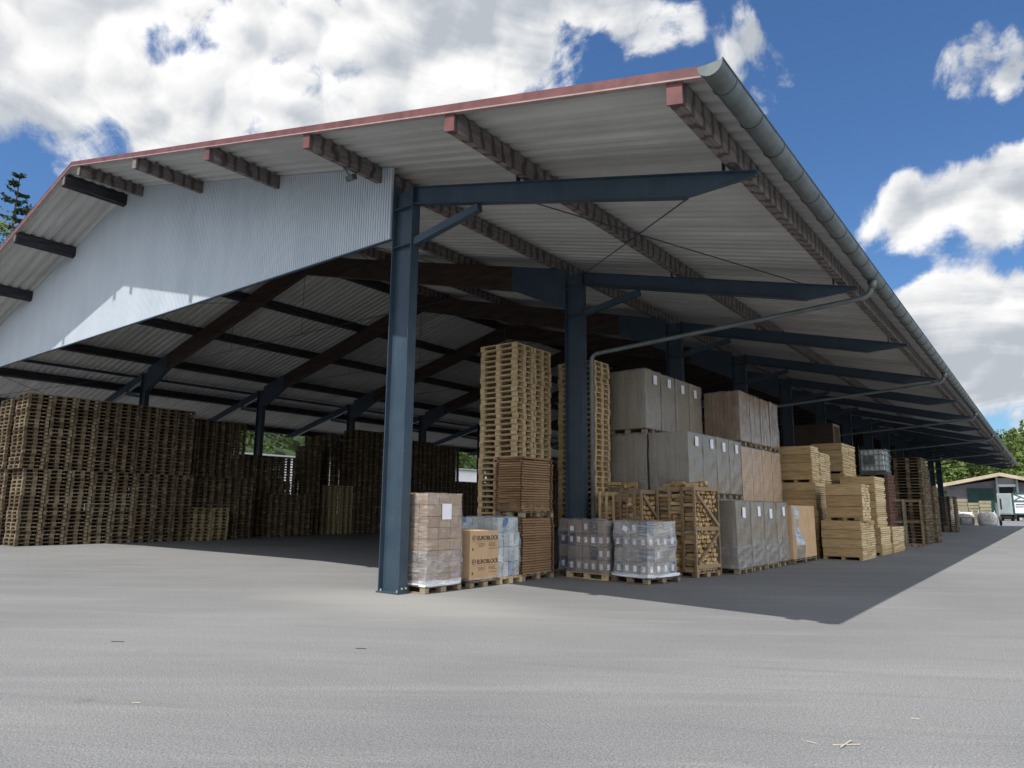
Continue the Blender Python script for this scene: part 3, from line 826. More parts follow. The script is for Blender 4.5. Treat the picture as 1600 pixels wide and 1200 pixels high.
# milky wrapped packs
pallet(.02, 2.84, 0, 'pallet under the milky wrapped white and blue packs', 'pallets under the wrapped loads', 'new_wood', 1.2, .8)
carton_load('wrapped_load', 'milky shrink wrapped load of white and blue packs behind the printed carton', None, 1.16, .76, 1.24, 6, 4, 4, (-.02, 2.84, PH), 0., 'film_white',
            lambda i, j, k: ('pack_blue' if (i + 2 * j + 3 * k) % 7 == 2 else ('pack_white' if (i * 3 + j + k) % 3 == 1 else 'pack_pale')), None, .012, .10, .022, 'pack')

# folded pallet collars: two heaps on their pallets
def collar_proto():
    o = empty('folded_collar', (0, 0, 0), '', 'pallet collar')
    mb = MB()
    t = .0215
    mb.box(-.40, .40, -.62, -.597, .001, t * 2 - .001); mb.box(-.40, .40, .597, .62, .001, t * 2 - .001)
    mb.box(-.40, .40, -.597, .0, .001, t - .001); mb.box(-.40, .40, .004, .597, .001, t - .001)
    mb.box(-.385, .395, -.595, -.1, t, 2 * t - .001); mb.box(-.385, .395, -.09, .595, t, 2 * t - .001)
    mb.build('collar_board', 'collar', o)
    MB().box(-.33, -.27, -.632, -.6205, .002, .046).build('hinge', 'rust', o)
    MB().box(.385, .41, -.634, -.6205, .002, .046).build('hinge', 'rust', o)
    MB().box(.4005, .412, .50, .56, .002, .046).build('hinge', 'rust', o)
    return o
cp = collar_proto(); first = True
for tier, (z0, n, cx_) in enumerate(((PH, 22, .20), (2 * PH + 22 * .0555 + .005, 22, .16))):
    where = 'lower' if tier == 0 else 'upper'
    pallet(.20, 3.88, 0 if tier == 0 else PH + 22 * .0555 + .005, f'pallet carrying the {where} heap of brown folded collars', 'pallets under the wrapped loads', 'old_wood', .8, 1.2)
    for i in range(n):
        o = cp if first else copy_tree(cp); first = False
        messy = .012 if i < n - 3 else .03
        o.location = (cx_ + rnd(-messy, messy), 3.88 + rnd(-messy, messy), z0 + i * .0555); o.rotation_euler = (0, 0, rnd(-1, 1) * messy)
        if tier == 1 and i >= n - 2: o.rotation_euler = (rnd(.0, .012), rnd(-.0, .015), rnd(-.06, .06)); o.location.z += .006 * (i - n + 3)
        o['label'] = (f'topmost folded collar of the {where} brown heap by the pale pallets' if i == n - 1 else f'{ordinal(n - i)} folded collar from the top of the {where} brown heap')
        o['group'] = 'folded pallet collars in two heaps'

# B, C and the dim one behind: cartons with stickers under clear film
M['card_drab'] = wood('drab cardboard', [(.23, .18, .135), (.29, .23, .175), (.34, .275, .215)], grain=(3, 3, 3), spread=.8, low=.9)
def dark_pick(i, j, k): return 'card_dark' if (i * 7 + j * 5 + k * 3) % 6 == 0 else 'card_drab'
stk = lambda i, j, k: k in (0, 2) or (i + j + k) % 5 == 0
pallet(1.40, 5.10, 0, 'pallet under the left of two sticker covered wrapped carton loads', 'pallets under the wrapped loads', 'new_wood', 1.2, .8, -.16)
B = carton_load('wrapped_load', 'wrapped carton load with white stickers, left of its brighter twin, pallet showing below', None, 1.10, .78, 1.17, 5, 3, 4, (1.40, 5.10, PH), -.16, 'film_clear', dark_pick, stk)
paper_on(B, 'y', -.40, .98, .11, .11, -.418, 'address_label')
pallet(2.62, 5.15, 0, 'pallet with a white base sheet under the brighter sticker covered load', 'pallets under the wrapped loads', 'old_wood', 1.0, 1.2, -.17)
C_ = carton_load('wrapped_load', 'wrapped carton load with white stickers and loose white film round its base', None, .90, 1.06, 1.15, 4, 4, 4, (2.62, 5.15, PH + .02), -.17, 'film_white', dark_pick, stk, .008, .0, .016)
paper_on(C_, 'y', -.12, .99, .13, .11, -.556, 'address_label', .35)
wobbly_box(-.50, .50, -.60, .60, -.03, .035, .014, n=(10, 10, 2)).build('base_sheet', 'sheet_white', C_)
pallet(.72, 5.62, 0, 'pallet under the dim wrapped carton load behind the collars', 'pallets under the wrapped loads', 'old_wood', .8, 1.2, -.1)
carton_load('wrapped_load', 'dim wrapped carton load squeezed between collar heap and stickered load', None, .72, 1.0, 1.18, 3, 3, 4, (.72, 5.62, PH), -.1, 'film_clear', dark_pick, stk)

# firewood
def log_mesh(seed):
    r = random.Random(seed); mb = MB()
    n = r.choice((3, 3, 4, 4, 5)); a0 = r.uniform(0, 6.28); R = r.uniform(.048, .072)
    ring = [(R * r.uniform(.75, 1.15) * math.cos(a0 + 6.283 * i / n + r.uniform(-.25, .25)), R * r.uniform(.75, 1.15) * math.sin(a0 + 6.283 * i / n + r.uniform(-.25, .25))) for i in range(n)]
    L = .33; o = 0
    for t in (-L / 2, L / 2):
        for (p, q) in ring: mb.v.append((t + r.uniform(-.012, .012), p + r.uniform(-.004, .004), q))
    mb.f.append(tuple(reversed(range(n)))); mb.f.append(tuple(n + i for i in range(n)))
    for i in range(n): mb.f.append((i, (i + 1) % n, n + (i + 1) % n, n + i))
    return mb.mesh('split_log', 'log')
LOGS = [log_mesh(i) for i in range(14)]
nlog = 0
def put_log(p, rot, label, group):
    global nlog; nlog += 1
    o = link('split_log', random.choice(LOGS), None, p, rot); tag(o, label, 'log', group); return o
def log_crate(x, y, rz, w, d, h, label, desc, full=True, brace=True, mat='frame_wood', heap=0, density=1., zlow=0.):
    o = empty('firewood_crate', (x, y, 0), label, 'firewood crate', 'slatted firewood crates', rz)
    hw, hd = w / 2, d / 2
    dk, sk = pallet_parts(w + .02, d + .02, .13)
    dk.build('deck', mat, o)
    for m in sk: m.build('skid', mat, o)
    z0 = .131
    for sx in (-1, 1):
        for sy in (-1, 1):
            MB().box(sx * hw - .03, sx * hw + .03, sy * (hd + .012) - .02, sy * (hd + .012) + .02, .02, h).build('post', mat, o)
    for sy in (-1, 1):
        for u in ((-.17, .17) if full else ()):
            MB().box(u * w - .035, u * w + .035, sy * (hd + .006) - .014, sy * (hd + .006) + .014, z0, h - .01).build('slat', mat, o)
        for z in (h * .53, h - .05):
            MB().box(-hw + .031, hw - .031, sy * (hd - .022) - .012, sy * (hd - .022) + .012, z - .04, z + .04).build('rail', mat, o)
    for sx in (-1, 1):
        for z in (.25, h * .53, h - .05):
            MB().box(sx * (hw + .0) - .013 + sx * .018, sx * hw + .013 + sx * .018, -hd + .012, hd - .012, z - .045, z + .045).build('rail', mat, o)
        if brace:
            MB().bar((sx * (hw + .048), -hd + .03, h - .14), (sx * (hw + .048), hd - .03, h * .53 + .06), .022, .07).build('diagonal', mat, o)
            MB().bar((sx * (hw + .048), hd - .03, h * .53 - .08), (sx * (hw + .048), -hd + .03, .33), .022, .07).build('diagonal', mat, o)
    if not full: return o
    # the firewood itself lies loose in the crate: each log in sight is a thing; the hidden core is one mass
    R = Matrix.Rotation(rz, 4, 'Z'); T = Matrix.Translation((x, y, 0)) @ R
    core = MB(); rr = random.Random(int(x * 100))
    zz = z0
    core.box(-hw + .18, hw - .20, -hd + .17, hd - .15, z0 + .003, h - .22)
    co_ = core.build('firewood', 'log'); co_.matrix_world = T
    tag(co_, f'mass of split logs inside {desc}', 'firewood', None, 'stuff')
    step = .106 / density ** .5
    ny = int((d - .06) / step); nz = int((h - z0 - .06) / step)
    for k in range(nz):
        for j in range(ny):                                    # the ends seen on the +x side
            if rr.random() < .04 or z0 + k * step < zlow: continue
            p = T @ Vector((hw - .175 + rr.uniform(-.02, .01), -hd + .07 + (j + .5 * (k % 2)) * step + rr.uniform(-.012, .012), z0 + .055 + k * step + rr.uniform(-.01, .01)))
            put_log(p, (rr.uniform(-1, 1), rr.uniform(-.08, .08), rz + rr.uniform(-.1, .1)), f'split log, end outward, in the side of {desc}', f'log ends in {desc}')
    for k in range(int(nz * 1.05)):
        if z0 + k * step < zlow: continue
        for cx_, sp in ((-hw + .19, .1), (.0, 1.2)):             # lying along the -y side
            p = T @ Vector((cx_ + rr.uniform(-.02, .02), -hd + .085 + rr.uniform(-.015, .015), z0 + .05 + k * step * .96 + rr.uniform(-.01, .01)))
            a = rr.uniform(-.08, .08) if sp < .5 else rr.choice((rr.uniform(-.1, .1), 1.45, rr.uniform(-.6, .6)))
            put_log(p, (rr.uniform(-1, 1), rr.uniform(-.06, .06), rz + a), f'split log lying behind the front slats of {desc}', f'front logs in {desc}')
    for q in range(heap):
        p = T @ Vector((rr.uniform(-.35, .42) * w, rr.uniform(-.4, .3) * d, h + .0 + rr.uniform(-.02, .05) + .03 * (q % 3)))
        put_log(p, (rr.uniform(-1, 1), rr.uniform(-.15, .15), rz + rr.uniform(-.5, .5)), f'split log heaped loosely on top of {desc}', f'loose logs on {desc}')
    return o
log_crate(2.74, 7.25, -.20, 1.08, .96, 2.13, 'firewood crate with diagonal side braces, nearest the grey wrapped loads', 'the braced firewood crate', heap=14)
log_crate(1.72, 6.75, -.10, .62, .9, 2.05, 'narrow brown firewood crate between the pale crate and the braced crate', 'the narrow brown crate', density=.8, zlow=1.15)
log_crate(1.03, 6.86, -.06, .62, .8, 2.02, 'pale slatted firewood crate right of the downpipe, wider gaps', 'the pale slatted crate', mat='new_wood', density=.75, zlow=1.15)
log_crate(.72, 7.72, 0., .6, .6, 2.14, 'firewood crate with loose logs heaped on top, behind the downpipe', 'the heaped crate by the downpipe', heap=10, density=.5, brace=False, zlow=1.25)

# grey wrapped cardboard loads
def slab_load(name, label, group, w, d, h, loc, filmmat='film_grey', mat='card_grey', rz=0., papers=(), along='x', n=9, skirt=0.):
    o = empty(name, loc, label, 'wrapped load', group, rz)
    mb = MB()
    for i in range(n):
        a, b = -w / 2 + w * i / n, -w / 2 + w * (i + 1) / n
        e = rnd(0, .018)
        mb.box(a + .004, b - .004, -d / 2 + e, d / 2 - rnd(0, .012), .002, h - rnd(0, .02))
    mb.build('cardboard_bundle', mat, o)
    wobbly_box(-w / 2 - .012, w / 2 + .014, -d / 2 - .012, d / 2 + .012, .0, h + .01, .014, n=(8, 8, 10)).build('stretch_film', filmmat, o)
    if skirt: wobbly_box(-w / 2 - .022, w / 2 + .026, -d / 2 - .02, d / 2 + .02, .0, skirt, .016, n=(8, 8, 6)).build('film_wrap', 'film_clear', o)
    for (u, z) in papers: paper_on(o, 'x', u, z, .22, .26, w / 2 + .032, rot=rnd(-.05, .05))
    return o
G_E = 'grey wrapped loads in the front row'
ORD = ['first', 'second', 'third', 'fourth']
for i in range(4):
    y = 8.66 + 1.09 * i
    pallet(3.10, y, 0, f'{ORD[i]} pallet from the firewood under the front row of grey loads', 'pallets under the grey loads', 'old_wood', 1.1, 1.0)
    slab_load('wrapped_load', f'{ORD[i]} grey wrapped load from the firewood in the front row, white paper on top', G_E, 1.06, 1.03, 1.66, (3.10, y, PH), papers=((rnd(-.08, .08), 1.36 + rnd(-.05, .05)),), skirt=.55 + rnd(-.05, .1))
# brown cardboard load with torn film
pallet(3.2, 13.75, 0, 'pallet under the brown load with torn hanging film', 'pallets under the grey loads', 'old_wood', 1.1, 2.4)
br = empty('wrapped_load', (3.2, 13.75, PH), 'plain brown cardboard load with torn film hanging at its near corner', 'wrapped load')
bevel(MB().box(-.55, .55, -1.25, 1.25, .0, 1.58).build('cardboard_wall', 'card_tan', br), .02)
tf = MB()
prev = None
for i in range(13):
    z = 1.55 - i * .125; o_ = .03 + .05 * math.sin(i * .9) + .012 * i
    cur = ((.57 + o_ * .5, -1.27 - .02 * math.sin(i), z), (.575 + o_, -1.02 + .04 * math.sin(i * 1.3) + .028 * i, z))
    if prev: tf.quad(prev[0], prev[1], cur[1], cur[0])
    prev = cur
tf.build('torn_film', 'film_white', br)
# upper rows: bottom, middle and top tiers behind the firewood and the front row
XF1, XF2, YF = .72, 1.94, 8.45
G_M = 'grey wrapped loads stacked behind the firewood'
for i in range(4):
    y = YF + .99 * i
    for (xc, w, col_) in ((XF2, 1.13, 'right'), (XF1, 1.16, 'left')):
        vis = col_ == 'right' or i == 0
        if vis or True:
            if i == 0 or col_ == 'right':
                slab_load('wrapped_load', f'{ORD[i]} grey load from the front, bottom tier, {col_} column behind the firewood', G_M, w, .95, 1.74, (xc, y, PH))
                pallet(xc, y, 0, f'{ORD[i]} pallet from the front under the bottom tier, {col_} column', 'pallets under the grey loads', 'old_wood', w, .95)
            else:
                slab_load('wrapped_load', f'{ORD[i]} grey load from the front, bottom tier, {col_} column behind the firewood', G_M, w, .95, 1.74 + PH, (xc, y, 0))
        pallet(xc, y, 1.90, f'{ORD[i]} pallet from the front under the middle tier, {col_} column', 'pallets under the grey loads', 'old_wood', w, .95)
        slab_load('wrapped_load', f'{ORD[i]} grey load from the front, middle tier, {col_} column' + (', white paper near its top' if col_ == 'right' else ''), G_M, w, .96, 1.58, (xc, y, 1.90 + PH), papers=((rnd(-.1, .12), 1.30 + rnd(-.04, .05)),) if col_ == 'right' else ())
    pallet(XF1, y, 3.64, f'{ORD[i]} pallet from the front under the top tier of grey loads', 'pallets under the grey loads', 'old_wood', 1.16, .95)
    slab_load('wrapped_load', f'{ORD[i]} grey load from the front in the top tier, white paper near its top', G_M, 1.14, .96 if i != 1 else .93, 1.66 - .0 * i, (XF1 + .02, y, 3.64 + PH), papers=((rnd(-.12, .12), 1.38 + rnd(-.05, .06)),))
G_B = 'brown wrapped loads in the two upper tiers'
for i in range(4):
    y = 12.52 + .985 * i
    slab_load('wrapped_load', f'{ORD[i]} brown load from the grey loads in the bottom tier', G_B, 1.12, .96, 1.85, (1.92, y, 0), mat='card_tan', filmmat='film_clear')
    slab_load('wrapped_load', f'{ORD[i]} plain brown cardboard load from the grey loads, middle tier', G_B, 1.12, .975, 1.68, (1.92, y, 1.86), mat='card_tan', filmmat='film_clear', n=4)
    slab_load('wrapped_load', f'{ORD[i]} glossy brown wrapped load from the grey loads in the top tier', G_B, 1.14, .95 if i != 2 else .91, 1.56, (1.93, y - .05, 3.56 + PH), mat='card', filmmat='film_shiny')
    pallet(1.93, y - .05, 3.56, f'{ORD[i]} pallet from the grey loads under the glossy brown top tier', 'pallets under the grey loads', 'old_wood', 1.12, .95)

# ------------------------------------------------------------------ packs of pale planks
def plank_pack(x0, x1, y0, y1, z0, z1, label, boards=4, cols=3, cat='plank crate', top=True):
    w, d, h = x1 - x0, y1 - y0, z1 - z0
    o = empty('plank_crate', ((x0 + x1) / 2, (y0 + y1) / 2, z0), label, cat, 'pale plank crates beyond the brown load')
    foot = .085
    for x in (-w / 2 + .06, 0, w / 2 - .06): MB().box(x - .05, x + .05, -d / 2 + .02, d / 2 - .02, .0, foot).build('skid', 'plank', o)
    bh = (h - foot) / boards
    for i in range(boards):                                            # broad boards across the -y end
        a = foot + i * bh
        MB().box(-w / 2 + rnd(-.012, .012), w / 2 - .004 + rnd(-.01, .0), -d / 2 + rnd(-.006, .006), -d / 2 + .028, a + .014, a + bh - rnd(.012, .030)).build('end_board', 'plank', o)
    mb = MB(); mb.box(-w / 2 + .02, w / 2 - .05, -d / 2 + .03, d / 2 - .02, foot, h - .03); mb.build('crate_core', 'plank', o)
    per = 4
    for i in range(boards):
        e = MB()
        for r in range(per):
            a = foot + (i + r / per) * bh; b = a + bh / per
            for c in range(cols):
                p, q = -d / 2 + .0285 + (d - .03) * c / cols, -d / 2 + .0285 + (d - .03) * (c + 1) / cols
                sh = rnd(-.012, .012); sk_ = rnd(-.008, .008)
                e.box(w / 2 - .06, w / 2 + rnd(-.02, .022), p + .004 + max(0, sh), q - rnd(.003, .03), a + .005 + max(0, sk_), b - rnd(.004, .02) + min(0, sk_))
        e.build('plank_layer', 'plankend', o)
    if top:
        t = MB()
        for c in range(5): t.box(-w / 2 + .01, w / 2 - .002 + rnd(-.02, .0), -d / 2 + d * c / 5 + .004, -d / 2 + d * (c + 1) / 5 - .004, h - .028, h - .002)
        t.build('lid', 'plank', o)
    return o
plank_pack(3.72, 4.94, 15.85, 18.0, 0, 1.26, 'widest pale plank crate on the floor, four boards high, next to the brown load', 4, 3)
plank_pack(3.90, 5.02, 15.95, 17.15, 1.26, 2.46, 'pinkish plank crate set on the widest floor crate', 3, 3)
plank_pack(2.27, 3.43, 16.3, 17.35, 2.55, 3.82, 'topmost pale crate of the tall pile behind the brown load', 4, 2)
plank_pack(2.27, 3.43, 17.42, 18.9, 2.50, 3.66, 'pale crate right behind the topmost crate of the tall pile', 4, 2)
plank_pack(2.32, 3.50, 16.3, 17.8, 1.60, 2.545, 'dark edged plank crate in the middle of the tall pile', 3, 1)
plank_pack(2.32, 3.52, 16.3, 18.0, .0, .80, 'plank crate at the bottom of the tall pile', 3, 2)
plank_pack(2.32, 3.54, 16.3, 18.2, .80, 1.595, 'plank crate second from the bottom of the tall pile', 3, 2)
plank_pack(2.32, 3.48, 17.86, 18.9, 1.60, 2.49, 'plank crate under the rear of the tall pile', 3, 2)
plank_pack(3.66, 4.84, 19.2, 21.1, 1.0, 2.84, 'tall narrow plank crate with a brown end above the low crates', 6, 1)
plank_pack(3.66, 4.92, 19.2, 21.1, 0, 1.0, 'plank crate under the tall narrow one', 3, 1)
plank_pack(3.85, 4.95, 21.3, 23.9, 0, .97, 'lowest plank crate, on the floor at the far end of the row', 3, 2)
plank_pack(2.45, 3.58, 20.3, 22.6, 3.02, 4.22, 'plank crate on the far pile under the dark box', 4, 2)
plank_pack(2.45, 3.62, 20.3, 22.6, 1.6, 3.02, 'plank crate in the middle of the far pile', 4, 2)
plank_pack(2.45, 3.62, 20.3, 22.6, 0, 1.6, 'plank crate at the foot of the far pile', 4, 2)
# the dark box up in the shadow
stack_stuff(1.4, 24.6, 0, 30); stack_stuff(1.4, 25.4, 0, 30)
db = empty('wooden_box', (1.55, 24.9, 30 * PH), 'dark wooden box on high pallets in the shadow behind the plank crates', 'wooden box')
M['dark_wood'] = wood('dark stained boards', [(.05, .035, .028), (.07, .05, .04), (.09, .065, .05)])
MB().box(-.85, .85, -.6, .6, .12, 1.15).build('box_body', 'dark_wood', db)
for x in (-.7, 0, .7): MB().box(x - .06, x + .06, -.58, .58, 0, .119).build('skid', 'dark_wood', db)
for (a, b, c, d) in ((-.6, -.5, .12, 1.15), (.5, .6, .12, 1.15), (-.499, .499, .12, .22), (-.499, .499, 1.05, 1.15)):
    MB().box(.851, .88, a, b, c, d).build('end_batten', 'frame_wood', db)

# intermediate bulk container
def ibc(x, y, z):
    o = empty('bulk_container', (x, y, z), 'white caged liquid container standing on red brown pallets', 'liquid container')
    bevel(MB().box(-.47, .47, -.56, .56, .17, 1.10).build('tank', 'plastic_white', o), .05, 3)
    MB().tube([(0, 0, 1.09), (0, 0, 1.16)], .12, 14).build('lid', 'grey_card', o)
    for i in range(6):
        t = -.5 + i * .2
        for s in (-1, 1):
            MB().box(t - .011, t + .011, s * .60 - .011, s * .60 + .011, .14, 1.12).build('cage_bar', 'cage', o)
            u = -.6 + i * .24
            MB().box(s * .51 - .011, s * .51 + .011, u - .011, u + .011, .14, 1.12).build('cage_bar', 'cage', o)
    for zz in (.16, .40, .64, .88, 1.11):
        for s in (-1, 1):
            MB().box(-.53, .53, s * .625 - .012, s * .625 + .012, zz - .012, zz + .012).build('cage_bar', 'cage', o)
            MB().box(s * .535 - .012, s * .535 + .012, -.612, .612, zz - .012, zz + .012).build('cage_bar', 'cage', o)
    MB().box(-.33, .12, -.642, -.638, .45, .84).build('plate', 'grey_card', o)
    for yy in (-.5, 0, .5): MB().box(-.52, .52, yy - .07, yy + .07, .0, .12).build('skid', 'grey_card', o)
    MB().box(-.52, .52, -.6, .6, .121, .16).build('deck', 'grey_card', o)
ibc(3.75, 25.75, 22 * PH)
# empty firewood frames
log_crate(4.35, 26.2, .12, .62, .75, 2.1, 'empty grey firewood frame left of the dark pallet stack', 'x', full=False, mat='grey_wood')
log_crate(4.85, 27.5, .10, .62, .75, 2.1, 'empty brown firewood frame leaning at the dark pallet stack', 'x', full=False, mat='frame_wood')

# far sacks, planks
def sack(x, y, w, h, label):
    o = empty('bulk_sack', (x, y, 0), label, 'sack', 'white bulk sacks past the shed')
    mb = MB(); N = 16; K = 9
    for k in range(K + 1):
        t = k / K; r = w / 2 * (0.90 + .16 * math.sin(math.pi * min(1, t * 1.05)) ** .8 - .12 * max(0, t - .8) / .2)
        for j in range(N):
            a = 2 * math.pi * j / N; q = max(abs(math.cos(a)), abs(math.sin(a))) ** .55
            mb.v.append((r / q * math.cos(a) * (1 + rnd(-.03, .03)), r / q * math.sin(a) * (1 + rnd(-.03, .03)), h * t + rnd(-.015, .015) * (k > 0)))
    for k in range(K):
        for j in range(N): a = k * N + j; b = k * N + (j + 1) % N; mb.f.append((a, b, b + N, a + N))
    mb.f.append(tuple(reversed(range(N)))); mb.f.append(tuple(K * N + j for j in range(N)))
    mb.build('sack_body', 'bag', o, smooth=True)
    for s in (-1, 1):
        MB().tube([(s * w * .42, -w * .2, h * .96), (s * w * .4, -.0, h * 1.12), (s * w * .42, w * .2, h * .96)], .025, 5).build('strap', 'bag', o)
sack(3.75, 90.0, 1.9, 1.5, 'largest white bulk sack, standing nearest the truck')
sack(1.65, 90.5, 1.6, 1.5, 'white bulk sack behind the dark bench')
sack(.0, 89.2, 1.5, 1.38, 'white bulk sack netted with dark straps, beside the far pallet stack')
tb = empty('bench', (1.85, 88.6, 0), 'dark bench standing in front of the middle bulk sack', 'bench')
MB().box(-.7, .7, -.3, .3, .82, .9).build('bench_top', 'grey_card', tb)
for sx in (-.6, .6): MB().box(sx - .06, sx + .06, -.25, .25, 0, .819).build('leg', 'grey_card', tb)
ty = empty('tyre', (5.0, 90.2, .55), 'dark tyre leaning beside the largest bulk sack', 'tyre')
mb = MB()
N, K = 22, 8
for i in range(N):
    a = 2 * math.pi * i / N
    for j in range(K):
        b = 2 * math.pi * j / K; r = .42 + .13 * math.cos(b)
        mb.v.append((.13 * math.sin(b), r * math.cos(a), r * math.sin(a)))
for i in range(N):
    for j in range(K):
        mb.f.append((i * K + j, i * K + (j + 1) % K, ((i + 1) % N) * K + (j + 1) % K, ((i + 1) % N) * K + j))
mb.build('tyre_ring', simple('rubber', (.025, .025, .027), .8), ty, smooth=True)
M['far_plank'] = wood('far plank stacks', [(.22, .20, .14), (.28, .255, .18), (.34, .30, .21)], grain=(2, 2, 30))
for i, (pa, pb, pt, y, lab) in enumerate(((1486, 1511, 779, 99, 'greyish plank stack leftmost behind the bulk sacks'), (1512, 1529, 785, 100, 'plank stack in the middle behind the bulk sacks'), (1530, 1548, 782, 99, 'yellowish plank stack with a clean edge behind the bulk sacks'))):
    qa, qb = at_y(pa, pt, y), at_y(pb, pt, y); x, w, h = (qa.x + qb.x) / 2, qb.x - qa.x, qb.z
    o = empty('plank_stack', (x, y, 0), lab, 'plank stack', 'plank stacks behind the sacks')
    n = 7
    for k in range(n):
        MB().box(-w / 2 + rnd(-.06, .06), w / 2 + rnd(-.06, .06), -.6, .6, k * h / n + .02, (k + 1) * h / n - .05).build('plank_layer', 'far_plank', o)
        if k: MB().box(-w / 2 + .2, -w / 2 + .35, -.58, .58, k * h / n - .05, k * h / n + .02).build('spacer', 'frame_wood', o)

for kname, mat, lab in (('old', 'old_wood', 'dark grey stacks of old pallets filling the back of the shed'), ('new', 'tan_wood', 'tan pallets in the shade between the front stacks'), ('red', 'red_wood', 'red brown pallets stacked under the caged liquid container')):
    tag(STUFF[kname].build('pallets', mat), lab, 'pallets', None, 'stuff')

# ------------------------------------------------------------------ beyond the shed: hall, truck, white hall, woods
M['hall_wall'] = simple('grey cladding', (.18, .18, .205), .6, var=.12, scale=.6)
M['hall_roof'] = simple('sunlit ochre roof', (.46, .38, .28), .6, var=.12, scale=.5)
M['green_door'] = simple('dark green sheet', (.012, .055, .048), .45, var=.25, scale=.8)
M['pale_steel'] = simple('pale grey steel', (.40, .45, .47), .5, var=.1)
M['truck_grey'] = simple('grey truck body', (.27, .315, .33), .4, var=.1, scale=.7)
M['truck_white'] = simple('white truck panel', (.72, .76, .80), .4, var=.06)
M['truck_green'] = simple('dark green frame', (.03, .085, .08), .5)
YB = 170.
def P3(px, py, Y=YB): return at_y(px, py, Y)
hall = empty('storage_hall', (P3(1556, 800).x, YB, 0), 'storage hall with ochre roof edge and dark green door beyond the shed', 'hall')
ox = hall.location.x
def HX(px, py, dy=0.): q = P3(px, py); return (q.x - ox, q.z)
a, b, c_, d_ = HX(1478, 757), HX(1563, 743), HX(1650, 757), HX(1478, 812)
MB().prism([(a[0], -.5), (c_[0], -.5), (c_[0], c_[1] - .6), (b[0], b[1] - .8), (a[0], a[1] - .6)], 'y', 0, 40).build('wall', 'hall_wall', hall)
MB().prism([(a[0] - 2, a[1] - .9), (b[0], b[1] - .2), (b[0], b[1] + .5), (a[0] - 2, a[1] - .2)], 'y', -3, 40).build('roof', 'hall_roof', hall)
MB().prism([(b[0], b[1] - .2), (c_[0] + 2, c_[1] - .9), (c_[0] + 2, c_[1] - .2), (b[0], b[1] + .5)], 'y', -3, 40).build('roof', 'hall_roof', hall)
p, q = HX(1511, 763), HX(1556, 797)
MB().box(p[0], q[0], -.35, -.05, -.2, p[1]).build('door', 'green_door', hall)
p, q = HX(1557, 747), HX(1586, 757)
MB().box(p[0], q[0], -.3, -.04, q[1], p[1]).build('clad_panel', 'pale_steel', hall)
for px in (1557, 1588):
    p = HX(px, 745); MB().box(p[0] - .2, p[0] + .2, -.9, -.5, 0, p[1]).build('post', 'pale_steel', hall)
p, q = HX(1558, 758), HX(1587, 760)
MB().box(p[0], q[0], -.85, -.55, q[1] - .1, p[1] + .15).build('beam', 'truck_white', hall)
p, q = HX(1559, 761), HX(1587, 800)
MB().box(p[0], q[0], -.25, -.03, 0, p[1]).build('opening_shade_panel', 'near_black', hall)  # near-black panel standing in for the shaded opening on the solid wall

YT = 140.
tq = lambda px, py: at_y(px, py, YT)
x0, x1 = tq(1560, 800).x, tq(1583, 800).x
zt, zb = tq(1571, 771).z, tq(1571, 802).z
zt -= 0; trk = empty('box_truck', ((x0 + x1) / 2, YT, 0), 'grey box truck parked beyond the shed, seen from behind', 'truck')
w = x1 - x0
bevel(MB().box(-w / 2, w / 2, 0, 7, 1.1, zt).build('cargo_box', 'truck_grey', trk), .06)
MB().box(-w / 2 + .3, -.05, -.06, -.01, 1.3, zt - .35).build('rear_door', 'truck_grey', trk)
MB().box(.05, w / 2 - .3, -.06, -.01, 1.3, zt - .35).build('rear_door', 'truck_grey', trk)
MB().box(-w / 2 + .35, -w / 2 + .6, -.1, -.061, 2.0, zt - .9).build('vent', 'near_black', trk)
MB().box(-w / 2 + .2, w / 2 - .2, .2, 6.8, .62, 1.09).build('chassis', 'near_black', trk)
for sx in (-1, 1):
    for yy in (1.2, 5.4):
        wl = MB().tube([(sx * (w / 2 - .45), yy, .5), (sx * (w / 2 - .12), yy, .5)], .5, 16).build('wheel', 'near_black', trk)
        MB().tube([(sx * (w / 2 - .1), yy, .5), (sx * (w / 2 - .08), yy, .5)], .26, 12).build('rim', 'cage', wl)
x0, x1 = tq(1585, 800).x, tq(1612, 800).x; w = x1 - x0
trl = empty('trailer', ((x0 + x1) / 2, YT + .6, 0), 'white panelled trailer with dark green frame beside the grey truck', 'trailer')
MB().box(-w / 2, w / 2, 0, 6, 1.35, zt - .1).build('trailer_body', 'truck_white', trl)
for (xa, xb, za, zb_) in ((-w / 2 - .05, w / 2 + .05, zt - .1, zt + .15), (-w / 2 - .12, -w / 2 + .1, 1.1, zt - .11), (-w / 2 + .101, w / 2, 3.35, 3.55), (-w / 2 + .101, w / 2, 1.1, 1.34)):
    MB().box(xa, xb, -.12, -.01, za, zb_).build('frame_bar', 'truck_green', trl)
MB().bar((-w / 2 + .2, -.06, zt - .15), (w / 2 - .2, -.06, 3.6), .05, .12).build('frame_bar', 'truck_green', trl)
MB().bar((-w / 2 + .2, -.06, 3.6), (w / 2 - 1.2, -.06, zt - .5), .05, .1).build('frame_bar', 'truck_green', trl)
mb = MB()
for (xa, xb, za, zb_) in ((-.9, .4, 2.75, 2.95), (-1.0, .5, 2.5, 2.6), (-.95, .1, 2.3, 2.38)): mb.box(xa, xb, -.02, -.004, za, zb_)
mb.build('blurred_print', 'grey_card', trl)
for sx in (-1, 1):
    MB().tube([(sx * (w / 2 - .5), 1.5, .5), (sx * (w / 2 - .15), 1.5, .5)], .5, 16).build('wheel', 'near_black', trl)
MB().box(-w / 2 + .2, w / 2 - .2, .2, 5.8, .6, 1.09).build('chassis', 'near_black', trl)

